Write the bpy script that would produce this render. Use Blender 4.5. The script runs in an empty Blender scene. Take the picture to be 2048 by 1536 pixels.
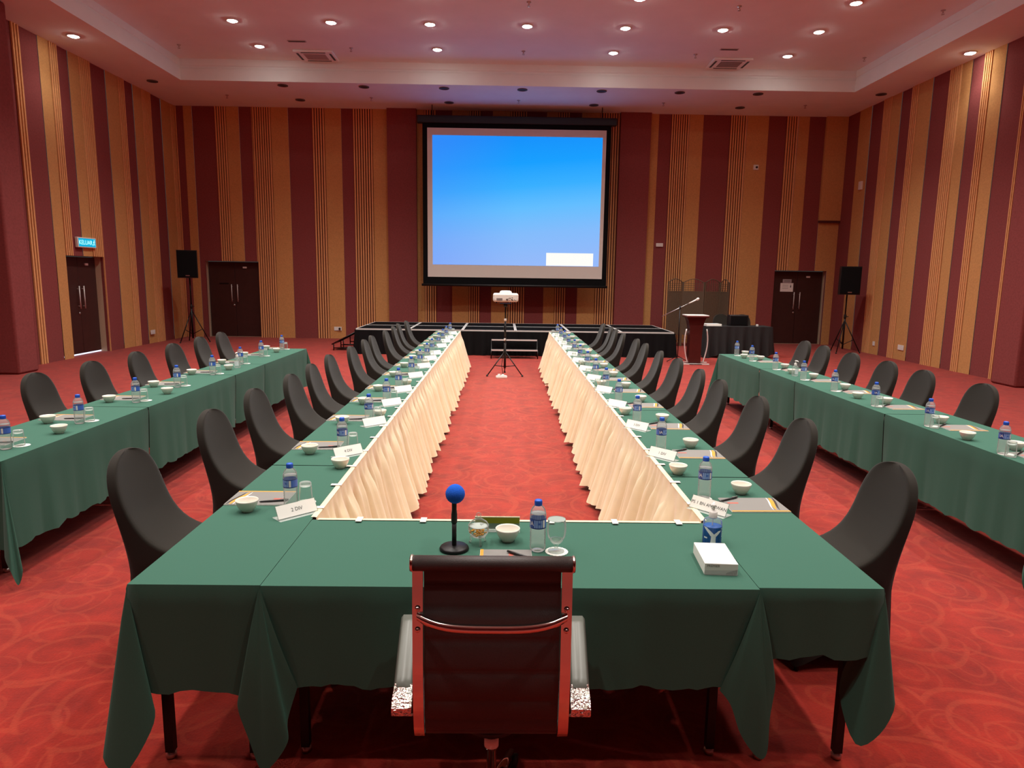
import bpy, bmesh, math, random
from mathutils import Vector, Matrix
random.seed(7)
PI = math.pi
scene = bpy.context.scene
COL = scene.collection
T = 0.75            # height of the cloth-covered table tops
CAMH = 1.868

# ------------------------------------------------------------------ materials
def s2l(c):
    return tuple(((v/255.0)/12.92 if v/255.0 <= 0.04045 else (((v/255.0)+0.055)/1.055)**2.4) for v in c)

def newmat(name):
    m = bpy.data.materials.new(name); m.use_nodes = True
    nt = m.node_tree
    b = nt.nodes.get('Principled BSDF')
    return m, nt, b

def mat(name, rgb, rough=0.6, metal=0.0, noise=0.0, nscale=40.0, bump=0.0, bscale=200.0, sheen=0.0, spec=None, emit=0.0, coat=0.0):
    m, nt, b = newmat(name)
    c = s2l(rgb)
    b.inputs['Base Color'].default_value = (*c, 1)
    b.inputs['Roughness'].default_value = rough
    b.inputs['Metallic'].default_value = metal
    if spec is not None: b.inputs['Specular IOR Level'].default_value = spec
    if sheen:
        b.inputs['Sheen Weight'].default_value = sheen
        b.inputs['Sheen Roughness'].default_value = 0.5
    if coat: b.inputs['Coat Weight'].default_value = coat
    tc = nt.nodes.new('ShaderNodeTexCoord')
    if noise:
        n = nt.nodes.new('ShaderNodeTexNoise'); n.inputs['Scale'].default_value = nscale; n.inputs['Detail'].default_value = 4
        nt.links.new(tc.outputs['Object'], n.inputs['Vector'])
        r = nt.nodes.new('ShaderNodeValToRGB')
        r.color_ramp.elements[0].position = 0.3; r.color_ramp.elements[1].position = 0.7
        r.color_ramp.elements[0].color = (*[v*(1-noise) for v in c], 1)
        r.color_ramp.elements[1].color = (*[min(1, v*(1+noise)) for v in c], 1)
        nt.links.new(n.outputs['Fac'], r.inputs['Fac']); nt.links.new(r.outputs['Color'], b.inputs['Base Color'])
    if bump:
        n2 = nt.nodes.new('ShaderNodeTexNoise'); n2.inputs['Scale'].default_value = bscale; n2.inputs['Detail'].default_value = 2
        nt.links.new(tc.outputs['Object'], n2.inputs['Vector'])
        bp = nt.nodes.new('ShaderNodeBump'); bp.inputs['Strength'].default_value = bump; bp.inputs['Distance'].default_value = 0.01
        nt.links.new(n2.outputs['Fac'], bp.inputs['Height']); nt.links.new(bp.outputs['Normal'], b.inputs['Normal'])
    if emit:
        b.inputs['Emission Color'].default_value = (*c, 1); b.inputs['Emission Strength'].default_value = emit
    return m

def emitmat(name, rgb, strength):
    m = bpy.data.materials.new(name); m.use_nodes = True
    nt = m.node_tree; nt.nodes.clear()
    o = nt.nodes.new('ShaderNodeOutputMaterial'); e = nt.nodes.new('ShaderNodeEmission')
    e.inputs['Color'].default_value = (*s2l(rgb), 1); e.inputs['Strength'].default_value = strength
    nt.links.new(e.outputs[0], o.inputs[0])
    return m

def clearmat(name, tint, edge, body=0.12, rough=0.05):
    """thin clear plastic or glass: see-through facing on, brighter reflections towards the rim"""
    m = bpy.data.materials.new(name); m.use_nodes = True
    nt = m.node_tree; nt.nodes.clear()
    o = nt.nodes.new('ShaderNodeOutputMaterial')
    tr = nt.nodes.new('ShaderNodeBsdfTransparent'); tr.inputs['Color'].default_value = (*s2l(tint), 1)
    gl = nt.nodes.new('ShaderNodeBsdfGlossy'); gl.inputs['Roughness'].default_value = rough
    df = nt.nodes.new('ShaderNodeBsdfTranslucent'); df.inputs['Color'].default_value = (0.75, 0.78, 0.76, 1)
    lw = nt.nodes.new('ShaderNodeLayerWeight'); lw.inputs['Blend'].default_value = edge
    m1 = nt.nodes.new('ShaderNodeMixShader'); m1.inputs[0].default_value = body
    nt.links.new(tr.outputs[0], m1.inputs[1]); nt.links.new(df.outputs[0], m1.inputs[2])
    m2 = nt.nodes.new('ShaderNodeMixShader')
    nt.links.new(lw.outputs['Fresnel'], m2.inputs[0])
    d2 = nt.nodes.new('ShaderNodeBsdfDiffuse'); d2.inputs['Color'].default_value = (.85, .87, .86, 1)  # white diffuse colour stands in for bright reflections at the rim
    m3 = nt.nodes.new('ShaderNodeMixShader'); m3.inputs[0].default_value = .5
    nt.links.new(gl.outputs[0], m3.inputs[1]); nt.links.new(d2.outputs[0], m3.inputs[2])
    nt.links.new(m1.outputs[0], m2.inputs[1]); nt.links.new(m3.outputs[0], m2.inputs[2])
    nt.links.new(m2.outputs[0], o.inputs[0])
    return m

def N(nt, op, a, b=None, c=None):
    n = nt.nodes.new('ShaderNodeMath'); n.operation = op
    for i, v in enumerate((a, b, c)):
        if v is None: continue
        if isinstance(v, (int, float)): n.inputs[i].default_value = v
        else: nt.links.new(v, n.inputs[i])
    return n.outputs[0]

def carpet_mat():
    m, nt, b = newmat('carpet')
    b.inputs['Roughness'].default_value = 0.95
    b.inputs['Specular IOR Level'].default_value = 0.1
    b.inputs['Sheen Weight'].default_value = 0.25
    tc = nt.nodes.new('ShaderNodeTexCoord')
    wn = nt.nodes.new('ShaderNodeTexNoise'); wn.inputs['Scale'].default_value = 1.3; wn.inputs['Detail'].default_value = 1
    nt.links.new(tc.outputs['Object'], wn.inputs['Vector'])
    vm = nt.nodes.new('ShaderNodeVectorMath'); vm.operation = 'MULTIPLY_ADD'
    nt.links.new(wn.outputs['Color'], vm.inputs[0]); vm.inputs[1].default_value = (.25, .25, 0); nt.links.new(tc.outputs['Object'], vm.inputs[2])
    def scroll(scale, off, R, turns, w):
        mp = nt.nodes.new('ShaderNodeMapping'); mp.inputs['Scale'].default_value = (scale, scale, 0); mp.inputs['Location'].default_value = (off, off*.7, 0)
        nt.links.new(vm.outputs[0], mp.inputs['Vector'])
        v = nt.nodes.new('ShaderNodeTexVoronoi'); v.voronoi_dimensions = '2D'; v.inputs['Scale'].default_value = 1.0
        v.inputs['Randomness'].default_value = 0.75
        nt.links.new(mp.outputs[0], v.inputs['Vector'])
        sb = nt.nodes.new('ShaderNodeVectorMath'); sb.operation = 'SUBTRACT'
        nt.links.new(mp.outputs[0], sb.inputs[0]); nt.links.new(v.outputs['Position'], sb.inputs[1])
        sp = nt.nodes.new('ShaderNodeSeparateXYZ'); nt.links.new(sb.outputs[0], sp.inputs[0])
        sc = nt.nodes.new('ShaderNodeSeparateColor'); nt.links.new(v.outputs['Color'], sc.inputs[0])
        sign = N(nt, 'SUBTRACT', N(nt, 'MULTIPLY', N(nt, 'GREATER_THAN', sc.outputs[1], 0.5), 2.0), 1.0)
        ang = N(nt, 'ARCTAN2', sp.outputs[1], N(nt, 'MULTIPLY', sp.outputs[0], sign))
        t = N(nt, 'FRACT', N(nt, 'ADD', N(nt, 'DIVIDE', ang, 2*PI), N(nt, 'ADD', sc.outputs[0], 1.0)))
        r = v.outputs['Distance']
        d = None
        for k in range(3):
            tt = N(nt, 'MINIMUM', N(nt, 'ADD', t, float(k)), turns)
            dk = N(nt, 'ABSOLUTE', N(nt, 'SUBTRACT', r, N(nt, 'MULTIPLY', N(nt, 'POWER', N(nt, 'DIVIDE', tt, turns), 1.3), R)))
            d = dk if d is None else N(nt, 'MINIMUM', d, dk)
        ww = N(nt, 'MULTIPLY', N(nt, 'ADD', r, .18), w)
        mr = nt.nodes.new('ShaderNodeMapRange'); mr.interpolation_type = 'SMOOTHSTEP'
        nt.links.new(N(nt, 'DIVIDE', d, ww), mr.inputs['Value'])
        mr.inputs['From Min'].default_value = 0.55; mr.inputs['From Max'].default_value = 1.15
        mr.inputs['To Min'].default_value = 1; mr.inputs['To Max'].default_value = 0
        lim = N(nt, 'LESS_THAN', r, R*1.02)
        return N(nt, 'MULTIPLY', mr.outputs[0], lim)
    s1 = scroll(1.75, 3.3, .56, 1.9, .06)
    s2 = scroll(2.9, 11.7, .40, 1.2, .07)
    pat = N(nt, 'MAXIMUM', s1, N(nt, 'MULTIPLY', s2, .7))
    n1 = nt.nodes.new('ShaderNodeTexNoise'); n1.inputs['Scale'].default_value = 4.5; n1.inputs['Detail'].default_value = 8; n1.inputs['Roughness'].default_value = .65
    nt.links.new(tc.outputs['Object'], n1.inputs['Vector'])
    n3 = nt.nodes.new('ShaderNodeTexNoise'); n3.inputs['Scale'].default_value = 90; n3.inputs['Detail'].default_value = 3
    nt.links.new(tc.outputs['Object'], n3.inputs['Vector'])
    rp = nt.nodes.new('ShaderNodeValToRGB')
    rp.color_ramp.elements[0].position = .32; rp.color_ramp.elements[0].color = (*s2l((120, 22, 12)), 1)
    rp.color_ramp.elements[1].position = .62; rp.color_ramp.elements[1].color = (*s2l((150, 33, 18)), 1)
    nt.links.new(n1.outputs['Fac'], rp.inputs['Fac'])
    mx = nt.nodes.new('ShaderNodeMix'); mx.data_type = 'RGBA'
    nt.links.new(N(nt, 'MULTIPLY', pat, .24), mx.inputs['Factor']); nt.links.new(rp.outputs[0], mx.inputs['A']); mx.inputs['B'].default_value = (*s2l((174, 70, 44)), 1)
    hv = nt.nodes.new('ShaderNodeHueSaturation'); nt.links.new(mx.outputs['Result'], hv.inputs['Color'])
    nt.links.new(N(nt, 'ADD', N(nt, 'MULTIPLY', n3.outputs['Fac'], .5), .75), hv.inputs['Value'])
    nt.links.new(hv.outputs[0], b.inputs['Base Color'])
    bp = nt.nodes.new('ShaderNodeBump'); bp.inputs['Strength'].default_value = .25; bp.inputs['Distance'].default_value = .006
    nt.links.new(n3.outputs['Fac'], bp.inputs['Height']); nt.links.new(bp.outputs[0], b.inputs['Normal'])
    return m

def screen_mat():
    m = bpy.data.materials.new('projected_picture'); m.use_nodes = True
    nt = m.node_tree; nt.nodes.clear()
    o = nt.nodes.new('ShaderNodeOutputMaterial'); e = nt.nodes.new('ShaderNodeEmission'); e.inputs['Strength'].default_value = SCREEN_STRENGTH
    tc = nt.nodes.new('ShaderNodeTexCoord'); sp = nt.nodes.new('ShaderNodeSeparateXYZ'); nt.links.new(tc.outputs['Generated'], sp.inputs[0])
    rp = nt.nodes.new('ShaderNodeValToRGB')
    cols = [(0, (150, 186, 250)), (.25, (132, 188, 252)), (.45, (100, 190, 255)), (.62, (58, 176, 255)), (.8, (26, 160, 255)), (1, (24, 146, 252))]
    cr = rp.color_ramp
    cr.elements[0].position = 0; cr.elements[0].color = (*s2l(cols[0][1]), 1); cr.elements[1].position = 1; cr.elements[1].color = (*s2l(cols[-1][1]), 1)
    for p, c in cols[1:-1]:
        el = cr.elements.new(p); el.color = (*s2l(c), 1)
    # slight diagonal: the picture is brighter blue to the upper right, violet to the left
    k = N(nt, 'ADD', sp.outputs[2], N(nt, 'MULTIPLY', N(nt, 'SUBTRACT', sp.outputs[0], .55), -.12))
    nt.links.new(k, rp.inputs['Fac'])
    r2 = nt.nodes.new('ShaderNodeMix'); r2.data_type = 'RGBA'; r2.blend_type = 'MIX'
    nt.links.new(rp.outputs[0], r2.inputs['A']); r2.inputs['B'].default_value = (*s2l((84, 124, 248)), 1)
    mr = nt.nodes.new('ShaderNodeMapRange'); nt.links.new(sp.outputs[0], mr.inputs['Value'])
    mr.inputs['From Min'].default_value = .5; mr.inputs['From Max'].default_value = 0; mr.inputs['To Max'].default_value = .30
    nt.links.new(mr.outputs[0], r2.inputs['Factor'])
    nt.links.new(r2.outputs['Result'], e.inputs['Color'])
    nt.links.new(e.outputs[0], o.inputs[0])
    return m

SCREEN_STRENGTH = 0.5
LAMP_W = 150.0
EXPOSURE = 1.0

M = {}
M['carpet'] = carpet_mat()
M['maroon'] = mat('maroon_wall_fabric', (140, 74, 72), .95, noise=.10, nscale=30, bump=.15, bscale=300, spec=.1)
M['brown'] = mat('ochre_wall_fabric', (206, 154, 98), .95, noise=.08, nscale=30, bump=.15, bscale=300, spec=.1)
M['slat'] = mat('ochre_wall_slats', (232, 172, 116), .9, noise=.05, nscale=20, spec=.1)
M['groove'] = mat('slat_backing', (84, 36, 32), .95)
M['ceil'] = mat('ceiling_paint', (238, 246, 246), .9, noise=.02, nscale=2)
M['green'] = mat('green_cloth', (64, 104, 89), .95, noise=.06, nscale=500, bump=.12, bscale=700, sheen=.06, spec=.08)
M['cream'] = mat('cream_skirting', (236, 221, 186), .7, noise=.05, nscale=9, sheen=.3, spec=.3)
M['spandex'] = mat('black_spandex', (38, 34, 28), .85, noise=.05, nscale=300, bump=.08, bscale=600, sheen=.12, spec=.2)
M['blackcloth'] = mat('black_cloth', (20, 20, 21), .95, noise=.1, nscale=60, spec=.1)
M['darkwood'] = mat('dark_door', (62, 32, 28), .5, noise=.10, nscale=6)
M['jamb'] = mat('cream_jamb', (208, 188, 158), .7, noise=.04)
M['chrome'] = mat('chrome', (232, 228, 224), .12, 1.0)
M['scuffed'] = mat('scuffed_chrome', (236, 232, 228), .08, 1.0, bump=1.0, bscale=110)
M['steel'] = mat('brushed_steel', (190, 188, 185), .35, 1.0)
M['alu'] = mat('aluminium_edge', (225, 223, 218), .45, .2)
M['black'] = mat('black_plastic', (20, 20, 21), .5)
M['blackmetal'] = mat('black_metal', (18, 17, 18), .4, .3)
M['darktable'] = mat('table_steel_black', (26, 20, 19), .5, .3)
M['leather'] = mat('black_leather', (62, 52, 50), .5, noise=.08, nscale=200, bump=.1, bscale=300)
M['armpad'] = mat('arm_pad_leather', (104, 106, 98), .35)
M['white'] = mat('white_plastic', (236, 234, 228), .4)
M['paper'] = mat('white_paper', (248, 247, 240), .8)
M['ceramic'] = mat('white_ceramic', (238, 232, 220), .2, coat=.3)
M['blue'] = mat('blue_cap', (40, 100, 215), .4)
M['foam'] = mat('blue_foam', (8, 92, 210), .95, bump=.3, bscale=400)
M['label'] = mat('blue_label', (74, 118, 210), .4)
M['labeldark'] = mat('navy_label', (36, 58, 130), .4)
M['labellight'] = mat('pale_blue_label', (150, 186, 235), .4)
M['pad'] = mat('grey_folder', (132, 130, 126), .6)
M['padyellow'] = mat('amber_border', (214, 154, 52), .6)
M['padblack'] = mat('folder_black', (52, 40, 34), .6)
M['pen'] = mat('black_pen', (20, 20, 22), .3)
M['ink'] = mat('grey_print', (120, 118, 116), .8)
M['inkdark'] = mat('dark_print', (70, 70, 72), .8)
M['bottle'] = clearmat('clear_bottle', (252, 253, 252), .12, .26, .12)
M['glass'] = clearmat('clear_glass', (247, 250, 249), .16, .05, .04)
M['acrylic'] = clearmat('clear_acrylic', (246, 250, 247), .25, .22, .05)
M['lime'] = mat('lime_card', (164, 158, 20), .6)
M['redprint'] = mat('red_print', (196, 96, 80), .7)
M['snack'] = mat('golden_snack', (214, 146, 40), .7, noise=.2, nscale=30)
M['lectern'] = mat('mahogany', (70, 26, 22), .3, noise=.12, nscale=5, coat=.2)
M['tablecloth_black'] = mat('charcoal_pleated_cloth', (46, 45, 45), .95, noise=.1, nscale=60, spec=.1)
M['rattan'] = mat('dark_rattan', (96, 78, 60), .7, noise=.2, nscale=60)
M['stagetop'] = mat('stage_deck', (14, 14, 15), 1.0, noise=.15, nscale=20, spec=.05)
M['fabricwhite'] = mat('screen_fabric', (226, 218, 208), .8)
M['grille'] = mat('vent_grey', (96, 92, 90), .6)
M['lamp'] = emitmat('lamp_lens', (255, 250, 240), 40)
M['exitglow'] = emitmat('exit_panel', (16, 150, 186), .7)
M['exitletter'] = emitmat('exit_letters', (170, 250, 255), .9)
M['gap'] = emitmat('corridor_light', (225, 230, 255), .7)
M['gel'] = clearmat('blue_gel', (90, 160, 225), .15, .3)
M['gelblue'] = mat('gel_label_blue', (36, 112, 206), .4)
M['gelwhite'] = mat('gel_label_white', (236, 244, 248), .5)
M['notice'] = mat('grey_notice', (178, 168, 168), .7)
M['palegrey'] = mat('pale_grey_print', (222, 220, 218), .7)
M['screenpic'] = screen_mat()
M['screenwhite'] = emitmat('projected_white', (250, 250, 244), .52)

# ------------------------------------------------------------------ mesh helpers
class MB:
    def __init__(s): s.bm = bmesh.new(); s.mats = []
    def mi(s, m):
        if m not in s.mats: s.mats.append(m)
        return s.mats.index(m)
    def faces(s, fs, m, smooth=False):
        i = s.mi(m)
        for f in fs: f.material_index = i; f.smooth = smooth
    def quad(s, pts, m, smooth=False):
        f = s.bm.faces.new([s.bm.verts.new(p) for p in pts]); s.faces([f], m, smooth)
    def box(s, a, b, m, bev=0.0, mtx=None):
        x0, y0, z0 = a; x1, y1, z1 = b
        vs = [s.bm.verts.new((x, y, z)) for z in (z0, z1) for y in (y0, y1) for x in (x0, x1)]
        ids = [(0, 2, 3, 1), (4, 5, 7, 6), (0, 1, 5, 4), (2, 6, 7, 3), (0, 4, 6, 2), (1, 3, 7, 5)]
        fs = [s.bm.faces.new([vs[i] for i in q]) for q in ids]
        s.faces(fs, m)
        if bev:
            es = list({e for f in fs for e in f.edges})
            r = bmesh.ops.bevel(s.bm, geom=es, offset=bev, segments=2, affect='EDGES', profile=.5)
            s.faces(r['faces'], m, True)
            vs = list({v for f in r['faces'] for v in f.verts} | {v for v in vs if v.is_valid})
        if mtx is not None:
            for v in vs: v.co = mtx @ v.co
    def grid(s, rows, m, smooth=True, close=False):
        """rows: list of lists of points"""
        V = [[s.bm.verts.new(p) for p in r] for r in rows]
        fs = []
        for i in range(len(V)-1):
            n = len(V[i])
            for j in range(n if close else n-1):
                k = (j+1) % n
                q = [V[i][j], V[i][k], V[i+1][k], V[i+1][j]]
                try: fs.append(s.bm.faces.new(q))
                except ValueError: pass
        s.faces(fs, m, smooth)
        return V
    def cap(s, ring, m, smooth=False):
        f = s.bm.faces.new(ring); s.faces([f], m, smooth)
    def lathe(s, prof, m, n=24, c=(0, 0, 0), smooth=True, mtx=None):
        rows = []
        for r, z in prof:
            rows.append([(c[0]+max(r, 1e-5)*math.cos(2*PI*j/n), c[1]+max(r, 1e-5)*math.sin(2*PI*j/n), c[2]+z) for j in range(n)])
        if mtx is not None: rows = [[mtx @ Vector(p) for p in r] for r in rows]
        V = s.grid(rows, m, smooth, True)
        if prof[0][0] > 1e-4: s.cap(V[0][::-1], m)
        if prof[-1][0] > 1e-4: s.cap(V[-1], m)
    def tube(s, pts, r, m, n=8, smooth=True, flat=None):
        pts = [Vector(p) for p in pts]
        rows = []; up = Vector((0, 0, 1))
        prev = None
        for i, p in enumerate(pts):
            d = (pts[min(i+1, len(pts)-1)]-pts[max(i-1, 0)]).normalized()
            if prev is None:
                a = d.cross(up)
                if a.length < 1e-3: a = d.cross(Vector((1, 0, 0)))
            else:
                a = prev - d*prev.dot(d)
            a.normalize(); prev = a; b = d.cross(a)
            rr = r[i] if isinstance(r, (list, tuple)) else r
            fx, fy = flat if flat else (1, 1)
            rows.append([p + a*rr*fx*math.cos(2*PI*j/n) + b*rr*fy*math.sin(2*PI*j/n) for j in range(n)])
        V = s.grid(rows, m, smooth, True)
        s.cap(V[0][::-1], m); s.cap(V[-1], m)
    def build(s, name, parent=None, loc=None, rz=None, recalc=True):
        if recalc: bmesh.ops.recalc_face_normals(s.bm, faces=s.bm.faces)
        me = bpy.data.meshes.new(name); s.bm.to_mesh(me); s.bm.free()
        for m in s.mats: me.materials.append(m)
        o = bpy.data.objects.new(name, me); COL.objects.link(o)
        if parent is not None: o.parent = parent
        if loc is not None: o.location = loc
        if rz is not None: o.rotation_euler = (0, 0, rz)
        return o

def tag(o, label=None, cat=None, group=None, kind=None):
    if label: o['label'] = label
    if cat: o['category'] = cat
    if group: o['group'] = group
    if kind: o['kind'] = kind
    return o

def thing(name, label, cat, loc=(0, 0, 0), rz=0.0, group=None, kind=None):
    o = bpy.data.objects.new(name, None); COL.objects.link(o)
    o.empty_display_size = .1
    o.location = loc; o.rotation_euler = (0, 0, rz)
    return tag(o, label, cat, group, kind)

KIDS = {}
def kids(o): return [c for c in bpy.data.objects if c.parent == o]

def dup(root, loc, rz, label, group=None):
    if root.name not in KIDS: KIDS[root.name] = [(c, kids(c)) for c in kids(root)]
    r = root.copy(); COL.objects.link(r); r.location = loc; r.rotation_euler = (0, 0, rz)
    r['label'] = label
    if group: r['group'] = group
    for c, g in KIDS[root.name]:
        d = c.copy(); COL.objects.link(d); d.parent = r
        for e in g:
            f = e.copy(); COL.objects.link(f); f.parent = d
    return r

def place(proto, loc, rz, label, group):
    """the first call moves the prototype itself, later calls copy it"""
    if not proto.get('_used'):
        proto['_used'] = 1
        proto.location = loc; proto.rotation_euler = (0, 0, rz); proto['label'] = label; proto['group'] = group
        KIDS[proto.name] = [(c, kids(c)) for c in kids(proto)]
        USED.append(proto)
        return proto
    r = dup(proto, loc, rz, label, group); USED.append(r); return r
USED = []

def text_mesh(body, size, m, bend=None, align='CENTER'):
    cu = bpy.data.curves.new('lettering', 'FONT'); cu.body = body; cu.size = size; cu.align_x = align; cu.align_y = 'CENTER'
    cu.resolution_u = 3
    ob = bpy.data.objects.new('lettering', cu); COL.objects.link(ob)
    dg = bpy.context.evaluated_depsgraph_get(); dg.update()
    me = bpy.data.meshes.new_from_object(ob.evaluated_get(dg))
    bpy.data.objects.remove(ob); bpy.data.curves.remove(cu)
    me.materials.clear(); me.materials.append(m)
    if bend:
        R, z0, a0 = bend
        for v in me.vertices:
            a = a0 + v.co.x/R
            v.co = (R*math.cos(a), R*math.sin(a), z0+v.co.y)
    return me

def text(body, size, m, parent, mtx, name='lettering', align='CENTER'):
    me = text_mesh(body, size, m, align=align)
    me.transform(mtx)
    o = bpy.data.objects.new(name, me); COL.objects.link(o); o.parent = parent
    return o

def smooth(t): return t*t*(3-2*t)
ORD = ['first', 'second', 'third', 'fourth', 'fifth', 'sixth', 'seventh', 'eighth', 'ninth', 'tenth', 'eleventh', 'twelfth', 'thirteenth', 'fourteenth']

# ------------------------------------------------------------------ the room
XL, XR, YB, YN = -9.2, 9.6, 20.1, -5.0
ZS, ZU = 6.40, 6.89
b = MB(); b.quad([(XL-.5, YN, 0), (XR+.5, YN, 0), (XR+.5, YB+.5, 0), (XL-.5, YB+.5, 0)], M['carpet'])
tag(b.build('floor'), kind='structure')

RX0, RX1, RY0, RY1 = -7.79, 8.48, -3.2, 17.5
b = MB(); c = M['ceil']
b.quad([(XL, YN, ZS), (RX0, YN, ZS), (RX0, YB, ZS), (XL, YB, ZS)], c)
b.quad([(RX1, YN, ZS), (XR, YN, ZS), (XR, YB, ZS), (RX1, YB, ZS)], c)
b.quad([(RX0, RY1, ZS), (RX1, RY1, ZS), (RX1, YB, ZS), (RX0, YB, ZS)], c)
b.quad([(RX0, YN, ZS), (RX1, YN, ZS), (RX1, RY0, ZS), (RX0, RY0, ZS)], c)
L = [(RX0, RY0), (RX1, RY0), (RX1, RY1), (RX0, RY1)]
def inset(p, d): return (p[0]+(d if p[0] == RX0 else -d), p[1]+(d if p[1] == RY0 else -d))
prof = [(0, ZS), (0, ZS+.27), (.02, ZS+.285), (.02, ZS+.33), (0, ZS+.345), (0, ZU)]
for (d0, z0), (d1, z1) in zip(prof[:-1], prof[1:]):
    for i in range(4):
        p, q = L[i], L[(i+1) % 4]
        a0, a1 = inset(p, -d0), inset(q, -d0); c0, c1 = inset(p, -d1), inset(q, -d1)
        b.quad([(*a0, z0), (*a1, z0), (*c1, z1), (*c0, z1)], c)
b.quad([(RX0-.05, RY0-.05, ZU), (RX1+.05, RY0-.05, ZU), (RX1+.05, RY1+.05, ZU), (RX0-.05, RY1+.05, ZU)], c)
tag(b.build('ceiling'), kind='structure')

def stripes(name, segs, doors, fn, into, extra=None):
    """segs: (u0,u1,type); doors: (u0,u1,z). fn(u, depth, z) gives the point; depth goes into the room"""
    b = MB()
    def strip(u0, u1, z0, z1, d, m):
        b.quad([fn(u0, d, z0), fn(u1, d, z0), fn(u1, d, z1), fn(u0, d, z1)], m)
    for u0, u1, t in segs:
        cuts = sorted({u0, u1} | {v for dd in doors for v in dd[:2] if u0 < v < u1})
        for a, e in zip(cuts[:-1], cuts[1:]):
            mid = (a+e)/2; z0 = 0
            for dd in doors:
                if dd[0] < mid < dd[1]: z0 = dd[2]
            if t == 'm': strip(a, e, z0, ZS, 0, M['maroon'])
            elif t == 'b': strip(a, e, z0, ZS, .012, M['brown'])
            else:
                strip(a, e, z0, ZS, 0, M['groove'])
                n = max(2, round((e-a)/.066)); p = (e-a)/n
                for k in range(n):
                    v0 = a+p*(k+.22); v1 = a+p*(k+.78); D = .03
                    strip(v0, v1, z0, ZS, D, M['slat'])
                    for vv in (v0, v1): b.quad([fn(vv, 0, z0), fn(vv, D, z0), fn(vv, D, ZS), fn(vv, 0, ZS)], M['slat'])
    for u0, u1, z in doors:      # reveals
        b.quad([fn(u0, 0, z), fn(u1, 0, z), fn(u1, -into, z), fn(u0, -into, z)], M['maroon'])
        for u in (u0, u1):
            b.quad([fn(u, 0, 0), fn(u, 0, z), fn(u, -.06, z), fn(u, -.06, 0)], M['maroon'])
            b.quad([fn(u, -.06, 0), fn(u, -.06, z), fn(u, -into, z), fn(u, -into, 0)], M['jamb'])
    if extra: extra(b)
    o = b.build(name, recalc=False); tag(o, kind='structure'); return o

def segs(start, s):
    out = []; u = start
    for v, t in s: out.append((u, v, t)); u = v
    return out
DB = [(-8.55, -7.03, 2.18), (7.86, 9.36, 2.14)]
back = segs(XL, [(-9.12, 'r'), (-8.93, 'm'), (-8.69, 'b'), (-8.07, 'm'), (-7.75, 'r'), (-7.40, 'b'), (-7.05, 'm'), (-6.52, 'r'), (-6.04, 'b'), (-5.38, 'm'), (-5.03, 'r'),
    (-4.57, 'b'), (-4.25, 'm'), (-3.70, 'r'), (-3.28, 'b'), (-2.47, 'm'), (-2.27, 'b'), (-1.93, 'r'), (-1.48, 'm'), (-1.0, 'b'), (-.68, 'r'), (-.35, 'm'), (.14, 'b'), (.62, 'r'),
    (1.16, 'm'), (1.48, 'b'), (1.81, 'r'), (2.14, 'm'), (2.65, 'b'), (3.21, 'r'), (4.06, 'm'), (4.30, 'b'), (4.65, 'm'), (5.16, 'r'), (5.55, 'b'), (6.31, 'm'), (6.78, 'r'),
    (7.39, 'b'), (7.89, 'm'), (8.23, 'r'), (8.54, 'b'), (9.01, 'm'), (XR, 'b')])
def bextra(b):
    for x0, x1 in ((-3.28, -2.47), (3.21, 4.06)):       # two flat pilasters beside the screen
        b.box((x0, YB-.16, 0), (x1, YB, ZS), M['maroon'], 0)
    b.box((9.0, YB-.09, 3.56), (XR, YB, ZS), M['brown'])    # stepped panel in the corner
    b.box((9.0, YB-.10, 3.50), (XR, YB, 3.56), M['groove'])  # dark strip painted in as the shadow line under the panel
stripes('wall_back', back, DB, lambda u, d, z: (u, YB-d, z), .22, bextra)
left = segs(YN, [(13.7, 'm'), (13.93, 'r'), (14.46, 'm'), (14.78, 'b'), (15.04, 'r'), (15.40, 'm'), (15.75, 'b'), (16.17, 'r'), (16.77, 'm'), (17.27, 'b'), (17.56, 'r'), (17.95, 'm'), (18.35, 'b'),
    (18.81, 'r'), (19.35, 'm'), (19.87, 'b'), (YB, 'r')])
def lextra(b): b.box((XL, 12.3, 0), (-8.65, 12.85, ZS), M['maroon'], .04)
stripes('wall_left', left, [(14.78, 16.15, 2.17)], lambda u, d, z: (XL+d, u, z), .24, lextra)
right = segs(YN, [(13.21, 'm'), (13.30, 'r'), (13.88, 'm'), (14.24, 'b'), (14.48, 'r'), (14.85, 'm'), (15.16, 'b'), (15.56, 'r'), (16.16, 'm'), (16.67, 'b'), (16.95, 'r'), (17.38, 'm'), (17.79, 'b'),
    (18.17, 'r'), (18.75, 'm'), (19.36, 'b'), (YB, 'm')])
def rextra(b): b.box((9.26, 12.15, 0), (XR, 12.8, ZS), M['maroon'], .04)
stripes('wall_right', right, [], lambda u, d, z: (XR-d, u, z), .2, rextra)
b = MB(); b.quad([(XL, YN, 0), (XR, YN, 0), (XR, YN, ZS), (XL, YN, ZS)], M['maroon']); tag(b.build('wall_rear'), kind='structure')

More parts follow.
